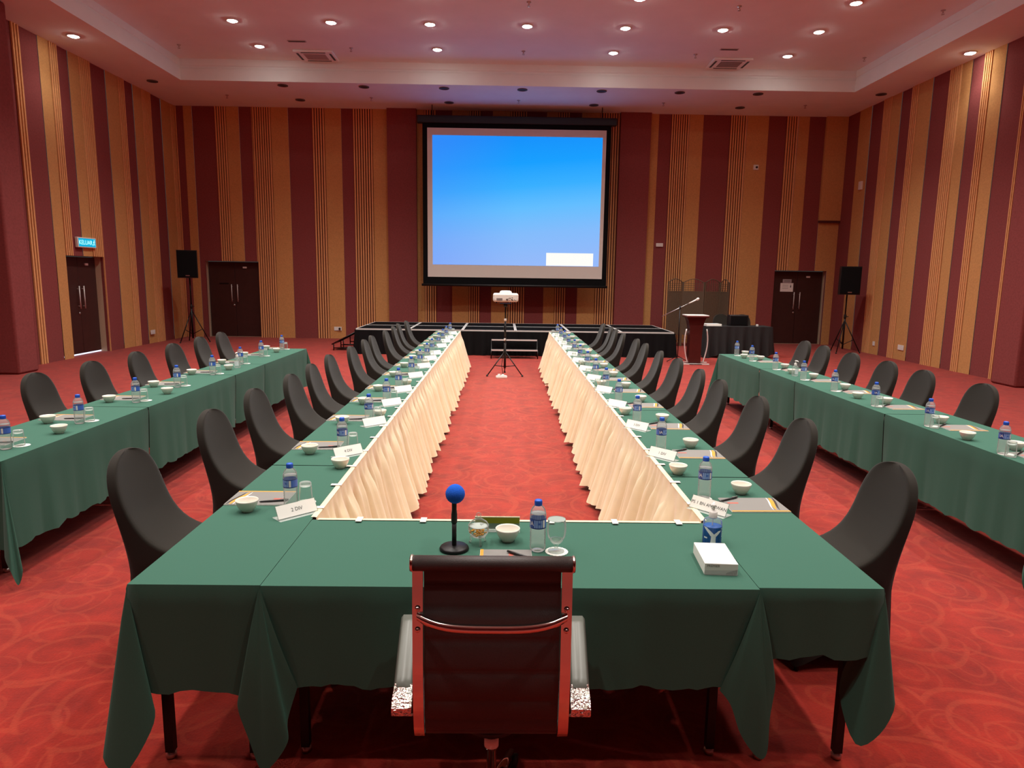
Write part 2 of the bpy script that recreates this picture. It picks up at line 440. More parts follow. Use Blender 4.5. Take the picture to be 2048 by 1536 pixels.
# doors: local x along the width, local -y towards the room
def door(n, loc, rz, w, h, notice=False, gap=False):
    d = thing('door_%d' % n, None, None, loc, rz, kind='structure')
    z0 = .035 if gap else .008
    for sgn in (-1, 1):
        b = MB(); x0, x1 = (-w/2+.02, -.004) if sgn < 0 else (.004, w/2-.02)
        b.box((x0, 0, z0), (x1, .045, h-.02), M['darkwood'], .004)
        lf = b.build('door_leaf', d)
        b = MB(); x = sgn*.085
        b.tube([(x, -.055, 1.02), (x, -.055, 1.52)], .012, M['alu'], 10)
        for z in (1.08, 1.46): b.tube([(x, -.055, z), (x, 0, z)], .008, M['alu'], 8)
        b.build('door_handle', lf)
    b = MB(); b.lathe([(.0, 0), (.03, .001), (.03, .012), (.0, .014)], M['steel'], 16, mtx=Matrix.Translation((-.05, 0, .92)) @ Matrix.Rotation(PI/2, 4, 'X'))
    b.build('door_lock', d)
    b = MB(); b.box((.25, -.03, h-.2), (.36, 0, h-.15), M['white'], .005); b.build('door_sensor', d)
    b = MB()
    if gap: b.box((-w/2, .02, .001), (w/2, .06, .034), M['gap'])  # glowing strip stands in for corridor light leaking under the leaves
    else: b.box((-w/2, -.02, .001), (w/2, .05, .006), M['jamb'])
    b.build('door_threshold', d)
    if not notice and not gap:
        b = MB(); b.box((-.45, -.006, 1.52), (-.18, 0, 1.56), M['blackmetal']); b.build('door_plate', d)
    return d
door(1, (XL-.18, 15.465, 0), PI/2, 1.37, 2.17, gap=True)
door(2, ((DB[0][0]+DB[0][1])/2, YB+.17, 0), 0, 1.52, 2.18)
d3 = door(3, ((DB[1][0]+DB[1][1])/2, YB+.17, 0), 0, 1.50, 2.14, notice=True)

# paper notice and plate on the right door
xs = (DB[1][0]+DB[1][1])/2
t = thing('paper_notice', 'white paper notice taped to the right-hand back door', 'notice', (8.31, YB+.162, 1.655))
b = MB(); b.box((-.19, 0, -.125), (.19, .003, .125), M['paper']); b.build('sheet', t)
b = MB(); b.lathe([(0, 0), (.016, .002), (.016, .02), (0, .024)], M['inkdark'], 10, (.11, -.001, .07), mtx=None)
b.bm.clear()
b.quad([(.10, -.001, -.005), (.125, -.001, -.005), (.128, -.001, .05), (.097, -.001, .05)], M['inkdark'])
b.quad([(.105, -.001, .055), (.12, -.001, .055), (.12, -.001, .08), (.105, -.001, .08)], M['inkdark'])
for i in range(3): b.quad([(-.13, -.001, .055-.045*i), (.04, -.001, .055-.045*i), (.04, -.001, .063-.045*i), (-.13, -.001, .063-.045*i)], M['ink'])
b.build('print', t)
t = thing('door_sign', 'small grey sign plate above the paper notice on the right-hand back door', 'sign', (8.31, YB+.160, 1.84))
b = MB(); b.box((-.13, 0, -.05), (.13, .006, .05), M['notice'], .003); b.build('plate', t)
b = MB(); b.quad([(-.09, -.001, -.012), (.09, -.001, -.012), (.09, -.001, .012), (-.09, -.001, .012)], M['ink']); b.build('print', t)

# exit sign over the left door
t = thing('exit_sign', 'lit turquoise exit sign above the left side door', 'exit sign', (XL+.0, 15.47, 2.46), PI/2)
b = MB(); b.box((-.34, -.075, -.11), (.34, -.012, .11), M['white'], .008); b.build('housing', t)
b = MB(); b.quad([(-.31, -.0765, -.088), (.31, -.0765, -.088), (.31, -.0765, .088), (-.31, -.0765, .088)], M['exitglow']); b.build('light_panel', t)
text('KELUAR', .135, M['exitletter'], t, Matrix.Translation((-.06, -.078, -.002)) @ Matrix.Rotation(PI/2, 4, 'X'))
b = MB(); y = -.078
b.lathe([(0, 0), (.013, 0)], M['exitletter'], 10, mtx=Matrix.Translation((.258, y, .055)) @ Matrix.Rotation(PI/2, 4, 'X'))
for q in ([(.235, .035), (.262, .042), (.256, 0), (.236, -.005)], [(.236, 0), (.25, 0), (.228, -.035), (.216, -.03)], [(.244, -.002), (.257, 0), (.276, -.05), (.264, -.055)], [(.262, .04), (.286, .02), (.28, .012), (.258, .027)], [(.235, .036), (.212, .012), (.219, .006), (.240, .022)], [(.216, -.03), (.228, -.035), (.205, -.062), (.197, -.055)]):
    b.quad([(p[0], y, p[1]) for p in q], M['exitletter'])
b.build('running_man', t)

# small wall devices
def plate(name, label, cat, loc, rz, w, h, plug=False, d=.012):
    t = thing(name, label, cat, loc, rz)
    b = MB(); b.box((-w/2, -d, -h/2), (w/2, 0, h/2), M['white'], .003); b.build('plate', t)
    k = 2 if w > .15 else 1
    for i in range(k):
        b = MB(); x = (i-.5*(k-1))*w*.45
        b.box((x-.02, -d-.003, -.02), (x+.02, -d, .015), M['white']); b.build('socket_face', t)
    if plug:
        b = MB(); b.box((.03, -.06, -.03), (.08, -d-.003, .03), M['black'], .006); b.build('plug', t)
    return t
plate('wall_socket', 'white double socket with a black plug on the back wall left of the stage', 'socket', (-4.80, YB-.015, .285), 0, .22, .11, True)
plate('wall_socket', 'white double socket low on the left wall beyond the exit door', 'socket', (XL+.045, 18.09, .29), PI/2, .22, .11)
plate('wall_socket', 'wide white double socket low on the right wall', 'socket', (XR-.015, 16.37, .30), -PI/2, .24, .12)
plate('wall_socket', 'small single white socket low on the right wall near the tripod speaker', 'socket', (XR-.015, 17.59, .28), -PI/2, .10, .11)
t = thing('wall_switch_box', 'white oblong switch box on the back wall right of the projection screen', 'switch', (4.47, YB, 2.81))
b = MB(); b.box((-.10, -.04, -.05), (.10, 0, .05), M['white'], .006); b.build('box', t)
t = thing('wall_sensor', 'white box sensor high on the right wall near the back corner', 'sensor', (XR-.012, 18.95, 4.40), -PI/2)
b = MB(); b.box((-.07, -.06, -.11), (.07, 0, .11), M['white'], .01); b.build('housing', t)
t = thing('security_camera', 'small white security camera high on the back wall right of the screen', 'camera', (7.10, YB-.012, 5.0))
b = MB(); b.box((-.07, -.05, -.07), (.07, 0, .07), M['white'], .01); b.build('base', t)
b = MB(); b.lathe([(0, 0), (.03, 0), (.03, .02), (0, .022)], M['black'], 14, mtx=Matrix.Translation((.01, -.05, 0)) @ Matrix.Rotation(PI/2, 4, 'X')); b.build('lens', t)

# ------------------------------------------------------------------ ceiling fittings
def lamp_proto(lit):
    t = thing('downlight', '', 'downlight', (0, 0, 20))
    b = MB(); b.lathe([(.085, -.002), (.125, -.004), (.125, -.018), (.10, -.022), (.088, -.012), (.085, -.002)], M['white'] if lit else M['grille'], 28); b.build('trim_ring', t)
    b = MB(); b.lathe([(.0, -.045), (.03, -.043), (.06, -.034), (.08, -.02), (.086, -.008)] if lit else [(.0, -.004), (.086, -.006)], M['lamp'] if lit else M['black'], 24); b.build('lens' if lit else 'dark_reflector', t)
    return t
LIT = lamp_proto(True); DARK = lamp_proto(False)
SPOT = bpy.data.lights.new('downlight_beam', 'SPOT'); SPOT.energy = LAMP_W; SPOT.spot_size = math.radians(118); SPOT.spot_blend = 1.0; SPOT.shadow_soft_size = .09; SPOT.color = (1.0, .95, .88)
SPOT2 = SPOT.copy(); SPOT2.energy = LAMP_W*.16
def beam(x, y, z, e=None):
    o = bpy.data.objects.new('downlight_beam', e or SPOT); COL.objects.link(o); o.location = (x, y, z)
    return o
GX = [-5.53, -3.55, -1.55, .42, 2.42, 4.41, 6.38]
ROWS = [(16.47, 0), (14.9, 1), (13.4, 0), (11.6, 1), (9.8, 0), (8.0, 1), (6.2, 0), (4.4, 1), (2.6, 0), (.8, 0)]
RN = ['rearmost row', 'second row from the stage', 'third row from the stage']
for ri, (y, full) in enumerate(ROWS):
    for i, x in enumerate(GX):
        if not full and i % 2: continue
        if y > 13:
            wx = ORD[i] if full else ORD[i//2]
            place(LIT, (x, y, ZU), 0, 'lit round downlight, %s from left, %s of the raised ceiling' % (wx, RN[ri]), 'lit downlights in the raised ceiling')
        beam(x, y, ZU-.08)
for x, s in ((-8.47, 'left'), (9.25, 'right')):
    place(LIT, (x, 14.45, ZS), 0, 'lit round downlight alone in the lowered ceiling strip along the %s wall' % s, 'lit downlights in the lowered ceiling border')
    for y in (14.45, 10.5, 6.5, 2.5): beam(x, y, ZS-.08, SPOT2)
for i, x in enumerate([-8.53, -5.45, -3.47, -1.51, .41, 2.36, 4.29, 6.23, 9.2]):
    place(DARK, (x, 17.8 if abs(x) < 7 else 17.63, ZS), 0, 'unlit dark downlight, %s from left, in the border nearest the raised ceiling' % ORD[i], 'unlit downlights in the ceiling border')
for i, x in enumerate([-5.43, -1.5, 2.35, 6.26]):
    place(DARK, (x, 19.2, ZS), 0, 'unlit dark downlight, %s from left, in the border close to the back wall' % ORD[i], 'unlit downlights close to the back wall')
SPR = thing('sprinkler', '', 'sprinkler', (0, 0, 20))
b = MB(); b.lathe([(0, 0), (.045, -.001), (.04, -.012), (.012, -.016), (.012, -.05), (0, -.052)], M['steel'], 14); b.build('escutcheon', SPR)
b = MB(); b.lathe([(.0, -.075), (.028, -.076), (.028, -.08), (0, -.081)], M['steel'], 14); b.tube([(.012, 0, -.045), (.02, 0, -.06), (.004, 0, -.076)], .004, M['steel'], 6); b.tube([(-.012, 0, -.045), (-.02, 0, -.06), (-.004, 0, -.076)], .004, M['steel'], 6); b.build('deflector', SPR)
for rowy, z, xs, nm in ((16.5, ZU, [-7.34, -3.49, .39, 4.29, 8.15], 'raised ceiling near the stage end'), (13.68, ZU, [.41, 4.33, 8.16], 'raised ceiling at the top edge of the view'), (18.85, ZS, [-7.22, -3.49, .34, 4.13, 7.86], 'ceiling border over the stage')):
    for i, x in enumerate(xs):
        place(SPR, (x, rowy, z), 0, 'small sprinkler head, %s from left, %s' % (ORD[i], nm), 'sprinklers in the ceiling')
def cassette(x, side):
    t = thing('air_conditioner', 'square white ceiling air conditioner cassette on the %s of the raised ceiling' % side, 'air conditioner', (x, 17.03, ZU))
    b = MB(); b.box((-.45, -.36, -.05), (.45, .36, 0), M['ceil'], .015); b.build('panel', t)
    b = MB(); b.box((-.25, -.2, -.056), (.25, .2, -.049), M['grille'] if side == 'right' else M['notice'], .003)
    for k in range(9): b.box((-.24, -.19+k*.045, -.060), (.24, -.175+k*.045, -.055), M['notice'])
    b.build('intake_grille', t)
    for (x0, y0, x1, y1) in ((-.40, -.25, -.35, .25), (.35, -.25, .40, .25), (-.28, -.325, .28, -.275), (-.28, .275, .28, .325)):
        b = MB(); b.box((x0, y0, -.054), (x1, y1, -.049), M['black']); b.build('air_slot', t)
    t = thing('ceiling_vent', 'narrow slotted vent beside the %s air conditioner cassette' % side, 'vent', (x-.18 if side == 'left' else x-.3, 16.1, ZU))
    b = MB(); b.box((-.2, -.05, -.012), (.2, .05, 0), M['notice'], .003); b.build('frame', t)
    b = MB()
    for k in range(3): b.box((-.18, -.036+k*.028, -.014), (.18, -.02+k*.028, -.011), M['black'])
    b.build('slots', t)
cassette(-4.41, 'left'); cassette(5.23, 'right')

# ------------------------------------------------------------------ projection screen
t = thing('projection_screen', 'large black-bordered projection screen with a bright blue picture', 'screen', (.32, 19.45, 0))
b = MB(); b.box((-2.56, 0, 1.60), (2.56, .02, 5.92), M['blackcloth']); b.build('black_border', t)
b = MB(); b.box((-2.43, -.012, 1.82), (2.43, -.002, 5.80), M['fabricwhite']); b.build('white_fabric', t)
b = MB(); x0, x1, z0, z1 = -2.29, 2.33, 2.16, 5.61
b.quad([(x0, -.016, z0), (x1, -.016, z0), (x1, -.016, z1), (x0, -.016, z1)], M['screenpic']); b.build('picture', t)
b = MB(); b.quad([(.86, -.020, 2.17), (2.17, -.020, 2.17), (2.17, -.020, 2.52), (.86, -.020, 2.52)], M['screenwhite']); b.build('white_message_box', t)
b = MB(); b.tube([(-2.6, .01, 1.60), (2.6, .01, 1.60)], .035, M['black'], 12); b.build('bottom_bar', t)
b = MB(); b.box((-2.7, -.05, 5.92), (2.7, .12, 6.12), M['black'], .02)
for x in (-2.3, 2.3): b.tube([(x, .03, 6.1), (x, .03, ZS)], .012, M['black'], 8)
b.build('roller_case', t)

# ------------------------------------------------------------------ stage
SX0, SX1, SY0, SY1, SZ = -3.47, 4.07, 16.25, 18.7, .60
W6 = (SX1-SX0)/6; D2 = (SY1-SY0)/2
SP = thing('stage_platform', '', 'stage platform', (0, 0, 20))
b = MB(); b.box((-W6/2+.03, -D2/2+.03, SZ-.05), (W6/2-.03, D2/2-.03, SZ-.003), M['stagetop']); b.build('deck', SP)
b = MB()
for a, c_ in (((-W6/2+.004, -D2/2+.004), (W6/2-.004, -D2/2+.03)), ((-W6/2+.004, D2/2-.03), (W6/2-.004, D2/2-.004)), ((-W6/2+.004, -D2/2+.03), (-W6/2+.03, D2/2-.03)), ((W6/2-.03, -D2/2+.03), (W6/2-.004, D2/2-.03))):
    b.box((*a, SZ-.06), (*c_, SZ), M['alu'])
b.build('edge_frame', SP)
for sx in (-1, 1):
    for sy in (-1, 1):
        b = MB(); b.tube([(sx*(W6/2-.08), sy*(D2/2-.08), 0), (sx*(W6/2-.08), sy*(D2/2-.08), SZ-.06)], .02, M['steel'], 8); b.build('leg', SP)
for j in range(2):
    for i in range(6):
        place(SP, (SX0+W6*(i+.5), SY0+D2*(j+.5), 0), 0, 'black stage platform with a silver edge, %s from the left in the %s row' % (ORD[i], 'front' if j == 0 else 'back'), 'stage platforms')
b = MB(); rows = []; NC = 420
per = [(SX0-.02, SY1, -1, 0), (SX0-.02, SY0-.02, 0, 0), (SX1+.02, SY0-.02, 1, 0), (SX1+.02, SY1, 0, 0)]
path = []
def lin(p, q, n): return [(p[0]+(q[0]-p[0])*k/n, p[1]+(q[1]-p[1])*k/n) for k in range(n)]
path = [(*p, -1, 0) for p in lin((SX0-.02, SY1), (SX0-.02, SY0-.02), 60)] + [(*p, 0, -1) for p in lin((SX0-.02, SY0-.02), (SX1+.02, SY0-.02), 240)] + [(*p, 1, 0) for p in lin((SX1+.02, SY0-.02), (SX1+.02, SY1), 60)]
for k in range(6):
    f = k/5; z = SZ-.03-(SZ-.04)*f; r = []
    for i, (x, y, nx, ny) in enumerate(path):
        a = (.022*math.sin(i*1.3)+.02*math.sin(i*.57+1))*f+.04*f
        r.append((x+nx*(a+.004), y+ny*(a+.004), z))
    rows.append(r)
b.grid(rows, M['blackcloth']); tag(b.build('stage_skirt'), 'black pleated cloth skirt around the front and sides of the stage', 'stage skirt')
# two-tread steps in front of the stage
t = thing('stage_steps', 'low black two-tread steps standing against the stage front', 'steps', (.27, 15.78, 0))
for z, y0, y1 in ((.42, .10, .34), (.21, -.16, .12)):
    b = MB(); b.box((-.52, y0, z-.03), (.52, y1, z-.004), M['stagetop']); b.box((-.525, y0-.006, z-.032), (.525, y0+.012, z), M['alu']); b.build('tread', t)
for sx in (-1, 1):
    b = MB(); x = sx*.53
    b.tube([(x, -.15, 0), (x, -.15, .19), (x, .12, .19), (x, .12, .40), (x, .33, .40), (x, .33, 0)], .014, M['blackmetal'], 8); b.build('side_frame', t)
# folding stair at the left of the stage
t = thing('stage_stair', 'black folding stair with slanted top at the left end of the stage', 'steps', (-3.52, 17.3, 0))
b = MB()
b.quad([(-.66, -.4, .16), (-.02, -.4, .50), (-.02, .4, .50), (-.66, .4, .16)], M['stagetop'])
b.quad([(-.66, -.4, .14), (-.02, -.4, .48), (-.02, .4, .48), (-.66, .4, .14)], M['stagetop'])
b.tube([(-.68, -.4, .15), (-.02, -.4, .50)], .015, M['blackmetal']); b.tube([(-.68, .4, .15), (-.02, .4, .50)], .015, M['blackmetal']); b.build('slanted_deck', t)
for y in (-.38, .38):
    b = MB()
    b.tube([(-.64, y, 0), (-.64, y, .15)], .014, M['blackmetal']); b.tube([(-.10, y, 0), (-.10, y, .46)], .014, M['blackmetal'])
    b.tube([(-.64, y, .06), (-.10, y, .06)], .012, M['blackmetal']); b.tube([(-.40, y, .06), (-.40, y, .28)], .012, M['blackmetal']); b.tube([(-.40, y, .15), (-.10, y, .15)], .012, M['blackmetal'])
    b.build('side_frame', t)

# ------------------------------------------------------------------ projector on tripod
PX, PY = .045, 12.95
t = thing('projector_tripod', 'black tripod stand carrying the white projector between the table rows', 'tripod', (PX, PY, 0))
b = MB(); b.tube([(0, 0, .14), (0, 0, .62)], .022, M['blackmetal'], 12); b.tube([(0, 0, .6), (0, 0, 1.03)], .017, M['blackmetal'], 12); b.tube([(0, 0, 1.0), (0, 0, 1.35)], .013, M['blackmetal'], 12); b.build('pole', t)
b = MB()
for z in (.66, 1.03): b.lathe([(.02, z), (.024, z+.002), (.024, z+.045), (.02, z+.047)], M['white'], 12)
b.build('collar', t)
for k in range(3):
    a = math.radians((205, -25, 90)[k]); cx, cy = math.cos(a), math.sin(a)
    b = MB(); b.tube([(.02*cx, .02*cy, .44), (.36*cx, .36*cy, .02)], .011, M['blackmetal'], 8); b.tube([(.015*cx, .015*cy, .17), (.2*cx, .2*cy, .2)], .008, M['blackmetal'], 8)
    lg = b.build('leg', t)
    b = MB(); b.lathe([(.018, 0), (.02, .01), (.014, .035)], M['black'], 10, (.365*cx, .365*cy, 0)); b.build('rubber_foot', lg)
b = MB(); b.box((-.11, -.10, 1.35), (.11, .10, 1.365), M['blackmetal'], .004); b.lathe([(.014, 1.29), (.035, 1.30), (.035, 1.35)], M['black'], 12); b.build('top_plate', t)
b = MB(); b.tube([(.02, .02, 1.33), (.045, .03, 1.2), (.03, .02, 1.05), (-.03, -.02, .9), (.02, -.03, .7), (-.03, -.03, .45), (-.06, -.1, .2), (-.03, -.14, .03)], .006, M['black'], 6); b.build('power_cable', t)
t = thing('projector', 'white projector on the black tripod in front of the stage', 'projector', (PX, PY, 1.365))
b = MB(); b.box((-.235, -.17, .03), (.235, .17, .17), M['white'], .035)
b.box((-.235, -.17, .105), (.235, .17, .185), M['white'], .03); b.build('body', t)
b = MB(); b.lathe([(.115, .18), (.115, .20), (.10, .225), (.07, .235), (0, .236)], M['white'], 28); b.build('top_dome', t)
b = MB(); b.box((-.17, -.174, .05), (-.06, -.168, .10), M['notice'])
for k in range(5): b.box((-.168, -.176, .053+k*.0095), (-.062, -.172, .056+k*.0095), M['grille'])
b.build('vent_grille', t)
b = MB()
for k in range(16):
    x = .0+random.random()*.18; z = .05+random.random()*.055; b.box((x, -.175, z), (x+.018, -.168, z+.009), M['black'])
b.build('connector_panel', t)
for sx in (-1, 1):
    b = MB(); b.lathe([(.013, 0), (.013, .032)], M['black'], 10, (sx*.17, 0, 0)); b.build('foot', t)
t = thing('power_strip', 'white power strip on the carpet under the projector tripod', 'power strip', (-.015, 12.6, 0), .15)
b = MB(); b.box((-.10, -.045, 0), (.10, .045, .045), M['white'], .008); b.build('housing', t)
b = MB(); b.box((-.07, -.03, .045), (-.02, .02, .075), M['white'], .006); b.box((.0, -.03, .045), (.05, .02, .07), M['white'], .006); b.build('plug', t)

# ------------------------------------------------------------------ tripod speakers
def speaker(x, y, zb, rz, side, hs):
    t = thing('speaker_stand', 'black tripod speaker stand in the back %s corner' % side, 'speaker stand', (x, y, 0), rz)
    b = MB(); b.tube([(0, 0, .10), (0, 0, .95)], .024, M['blackmetal'], 12); b.tube([(0, 0, .9), (0, 0, zb)], .018, M['blackmetal'], 12); b.build('pole', t)
    b = MB(); b.lathe([(.03, .90), (.034, .92), (.034, .99), (.03, 1.0)], M['black'], 12); b.tube([(.03, 0, .95), (.08, 0, .95)], .01, M['black'], 8); b.build('collar', t)
    for k in range(3):
        a = math.radians(90+120*k+25); cx, cy = .84*math.cos(a), .84*math.sin(a)
        b = MB(); b.tube([(.02*cx, .02*cy, .82), (.5*cx, .5*cy, .02)], .013, M['blackmetal'], 8); b.tube([(.02*cx, .02*cy, .22), (.3*cx, .3*cy, .35)], .009, M['blackmetal'], 8)
        lg = b.build('leg', t)
        b = MB(); b.lathe([(.018, 0), (.02, .01), (.014, .04)], M['black'], 10, (.505*cx, .505*cy, 0)); b.build('rubber_foot', lg)
    t = thing('loudspeaker', 'black loudspeaker on the tripod stand in the back %s corner' % side, 'speaker', (x, y, zb), rz)
    b = MB(); w, d, h = .25, .2, .72
    b.grid([[(-w, -d, z), (w, -d, z), (w*.7, d, z), (-w*.7, d, z)] for z in (0, h)], M['black'], False, True)
    b.quad([(-w, -d, 0), (w, -d, 0), (w*.7, d, 0), (-w*.7, d, 0)], M['black']); b.quad([(-w, -d, h), (w, -d, h), (w*.7, d, h), (-w*.7, d, h)], M['black']); b.build('cabinet', t)
    b = MB(); b.box((-w+.015, -d-.012, .03), (w-.015, -d, h-.02), M['blackcloth'], .01); b.build('grille', t)
    b = MB(); b.box((-.05, -d-.016, .05), (.05, -d-.011, .075), M['steel']); b.build('badge', t)
speaker(-8.32, 18.55, 1.70, math.radians(12), 'left', .7)
speaker(8.93, 17.9, 1.515, math.radians(-10), 'right', .7)

# ------------------------------------------------------------------ lectern, mic stand, screen, black table
t = thing('lectern', 'dark red wooden lectern with curved chrome side rails', 'lectern', (4.24, 15.12, 0))
b = MB()
prof = [(.0, .13), (.55, .13), (.8, .142), (.95, .175), (1.03, .215)]
rows = []
for z, w in prof: rows.append([(-w, -.10, z), (w, -.10, z), (w, .14, z), (-w, .14, z)])
V = b.grid(rows, M['lectern'], False, True); b.cap(V[-1], M['lectern']); b.build('column', t)
b = MB(); b.box((-.24, -.2, 1.03), (.24, .24, 1.06), M['lectern'], .006); b.box((-.24, -.205, 1.06), (.24, .24, 1.085), M['alu'], .006); b.build('reading_top', t)
for sx in (-1, 1):
    b = MB(); pts = []
    for k in range(15):
        f = k/14; z = .04+f*.74; pts.append((sx*(.17+.07*math.sin(f*PI*.85)+ .02*f), -.13, z))
    b.tube(pts, .022, M['alu'], 10, flat=(1, .6)); b.tube([(sx*.17, -.13, .05), (sx*.17, .05, .03)], .012, M['alu'], 8); b.build('chrome_rail', t)
b = MB(); b.box((-.30, -.2, 0), (.30, -.16, .025), M['alu'], .004); b.box((-.30, .12, 0), (.34, .16, .025), M['alu'], .004); b.box((-.14, -.2, 0), (.14, .16, .02), M['lectern'])
b.build('base', t)
t = thing('microphone_stand', 'black boom microphone stand beside the lectern', 'microphone stand', (3.98, 15.5, 0))
b = MB(); b.tube([(0, 0, .12), (0, 0, 1.21)], .010, M['blackmetal'], 10); b.build('pole', t)
b = MB(); b.tube([(-.40, -.02, 1.02), (0, 0, 1.22), (.20, .01, 1.32)], .008, M['steel'], 8); b.lathe([(0, 1.18), (.022, 1.19), (.022, 1.25), (0, 1.26)], M['black'], 10); b.build('boom_arm', t)
for k in range(3):
    a = math.radians(200+120*k)
    b = MB(); b.tube([(0, 0, .13), (.28*math.cos(a), .28*math.sin(a), .012)], .009, M['blackmetal'], 8); b.build('leg', t)
t = thing('microphone', 'silver microphone pointing up on the boom stand by the lectern', 'microphone', (4.18, 15.51, 1.32))
b = MB(); d = Vector((.22, .0, .11)); b.tube([Vector((0, 0, 0)), d*.75], [.012, .017], M['white'], 10); b.build('handle', t)
b = MB(); b.tube([d*.74, d*.8, d*.95, d*1.02], [.02, .03, .03, .012], M['alu'], 12); b.build('grille_head', t)

t = thing('folding_screen', 'dark rattan folding screen with arched lattice tops behind the lectern', 'folding screen', (0, 0, 0))
pts = [(4.50, 18.95), (4.96, 19.12), (5.52, 18.98), (6.02, 19.2), (6.20, 18.95)]
for (xa, ya), (xb, yb) in zip(pts[:-1], pts[1:]):
    b = MB(); dx, dy = xb-xa, yb-ya; w = math.hypot(dx, dy)
    mt = Matrix.Translation((xa, ya, 0)) @ Matrix.Rotation(math.atan2(dy, dx), 4, 'Z')
    for x in (.02, w-.02): b.box((x-.016, -.014, 0), (x+.016, .014, 1.78), M['rattan'], 0, mt)
    b.box((.02, -.012, 1.50), (w-.02, .012, 1.53), M['rattan'], 0, mt)
    b.box((.036, -.006, .32), (w-.036, .006, 1.50), M['rattan'], 0, mt)
    nb = max(3, int(w/.035))
    for k in range(nb):        # raised cane weave
        x = .045+(w-.09)*k/(nb-1); b.box((x-.007, -.011, .32), (x+.007, .011, 1.50), M['rattan'], 0, mt)
    for k in range(4): b.box((.03, -.008, 1.56+k*.055), (w-.03, .008, 1.57+k*.055), M['rattan'], 0, mt)
    for k in range(1, max(2, int(w/.07))):
        x = w*k/max(2, int(w/.07)); b.box((x-.005, -.008, 1.52), (x+.005, .008, 1.78+.08*math.sin(PI*x/w)), M['rattan'], 0, mt)
    b.tube([mt @ Vector((.02+(w-.04)*k/10, 0, 1.76+.10*math.sin(PI*k/10))) for k in range(11)], .011, M['rattan'], 6)
    for z in (.10, .18): b.box((.03, -.008, z), (w-.03, .008, z+.012), M['rattan'], 0, mt)
    for k in range(1, 6):
        x = w*k/6; b.box((x-.005, -.006, .05), (x+.005, .006, .32), M['rattan'], 0, mt)
    b.build('panel', t)

# control table with black pleated cloth
BX0, BX1, BY0, BY1 = 4.85, 6.45, 16.35, 16.95
def simple_table(name, label, x0, x1, y0, y1, top, legm, group=None, ins=.07):
    t = thing(name, label, 'table', ((x0+x1)/2, (y0+y1)/2, 0), 0, group)
    w, d = (x1-x0)/2, (y1-y0)/2
    b = MB(); b.box((-w+.004, -d+.004, top-.03), (w-.004, d-.004, top-.002), M['darktable'], .004); b.build('table_top', t)
    for sx in (-1, 1):
        for sy in (-1, 1):
            b = MB(); lx, ly = sx*(w-ins), sy*(d-ins)
            b.box((lx-.016, ly-.016, .03), (lx+.016, ly+.016, top-.03), legm); lg = b.build('leg', t)
            b = MB(); b.lathe([(.012, 0), (.02, .004), (.02, .02), (.01, .032)], M['steel'], 10, (lx, ly, 0)); b.build('leveller_foot', lg)
    return t
simple_table('control_table', 'table under the black cloth behind the lectern', BX0, BX1, BY0, BY1, T, M['darktable'])
b = MB(); b.quad([(BX0, BY0, T+.001), (BX1, BY0, T+.001), (BX1, BY1, T+.001), (BX0, BY1, T+.001)], M['tablecloth_black'])
path = [(*p, -1, 0) for p in lin((BX0, BY1), (BX0, BY0), 20)] + [(*p, 0, -1) for p in lin((BX0, BY0), (BX1, BY0), 80)] + [(*p, 1, 0) for p in lin((BX1, BY0), (BX1, BY1), 20)] + [(BX1, BY1, 1, 0)]
rows = []
for k in range(8):
    f = k/7; r = []
    for i, (x, y, nx, ny) in enumerate(path):
        a = f*(.045*math.sin(i*.62)+.03*math.sin(i*.31+2)+.07); r.append((x+nx*a, y+ny*a+(0 if ny else -.04*f*(i < 40)), T+.001-f*(.70-.05*math.sin(i*.2))))
    rows.append(r)
b.grid(rows, M['tablecloth_black']); tag(b.build('tablecloth'), 'black pleated cloth over the control table behind the lectern', 'tablecloth')
t = thing('mixer_case', 'tall black equipment case on the black-clothed table', 'equipment case', (5.72, 16.72, T+.002))
b = MB(); b.box((-.23, -.10, 0), (.23, .12, .26), M['black'], .012); b.build('body', t)
b = MB(); b.box((-.2, -.106, .03), (.2, -.099, .23), M['blackcloth'], .003); b.build('front_panel', t)
for x, y, w, d, h, r, lb in ((5.05, 16.55, .19, .13, .05, .1, 'stack of white papers on the black-clothed table'), (5.30, 16.78, .10, .06, .03, -.2, 'small white adapter box behind the papers on the black-clothed table'), (6.12, 16.5, .05, .04, .05, 0, 'small cream cup-sized box at the right of the black-clothed table')):
    t = thing('white_box' if h < .05 or w < .1 else 'paper_stack', lb, 'papers' if w > .15 else 'box', (x, y, T+.002), r)
    b = MB()
    if w > .15:
        for k in range(5): b.box((-w+.006*(k % 2), -d+.004*k, .01*k), (w-.01*(k % 3), d, .01*k+.009), M['paper'])
    else: b.box((-w/2, -d/2, 0), (w/2, d/2, h), M['white'], .005)
    b.build('sheets' if w > .15 else 'case', t)
t = thing('cable_case', 'black flat case on the floor under the black-clothed table', 'case', (5.45, 16.12, 0))
b = MB(); b.box((-.25, -.10, 0), (.25, .10, .12), M['black'], .01); b.build('body', t)
b = MB(); b.tube([(-.06, -.10, .07), (-.06, -.125, .07), (.06, -.125, .07), (.06, -.10, .07)], .007, M['black'], 8); b.build('handle', t)

# ------------------------------------------------------------------ conference tables, cloths, skirting
def noise1(x): return math.sin(x*1.7+.3)*.5+math.sin(x*3.1+1.1)*.3+math.sin(x*5.9+2.3)*.2

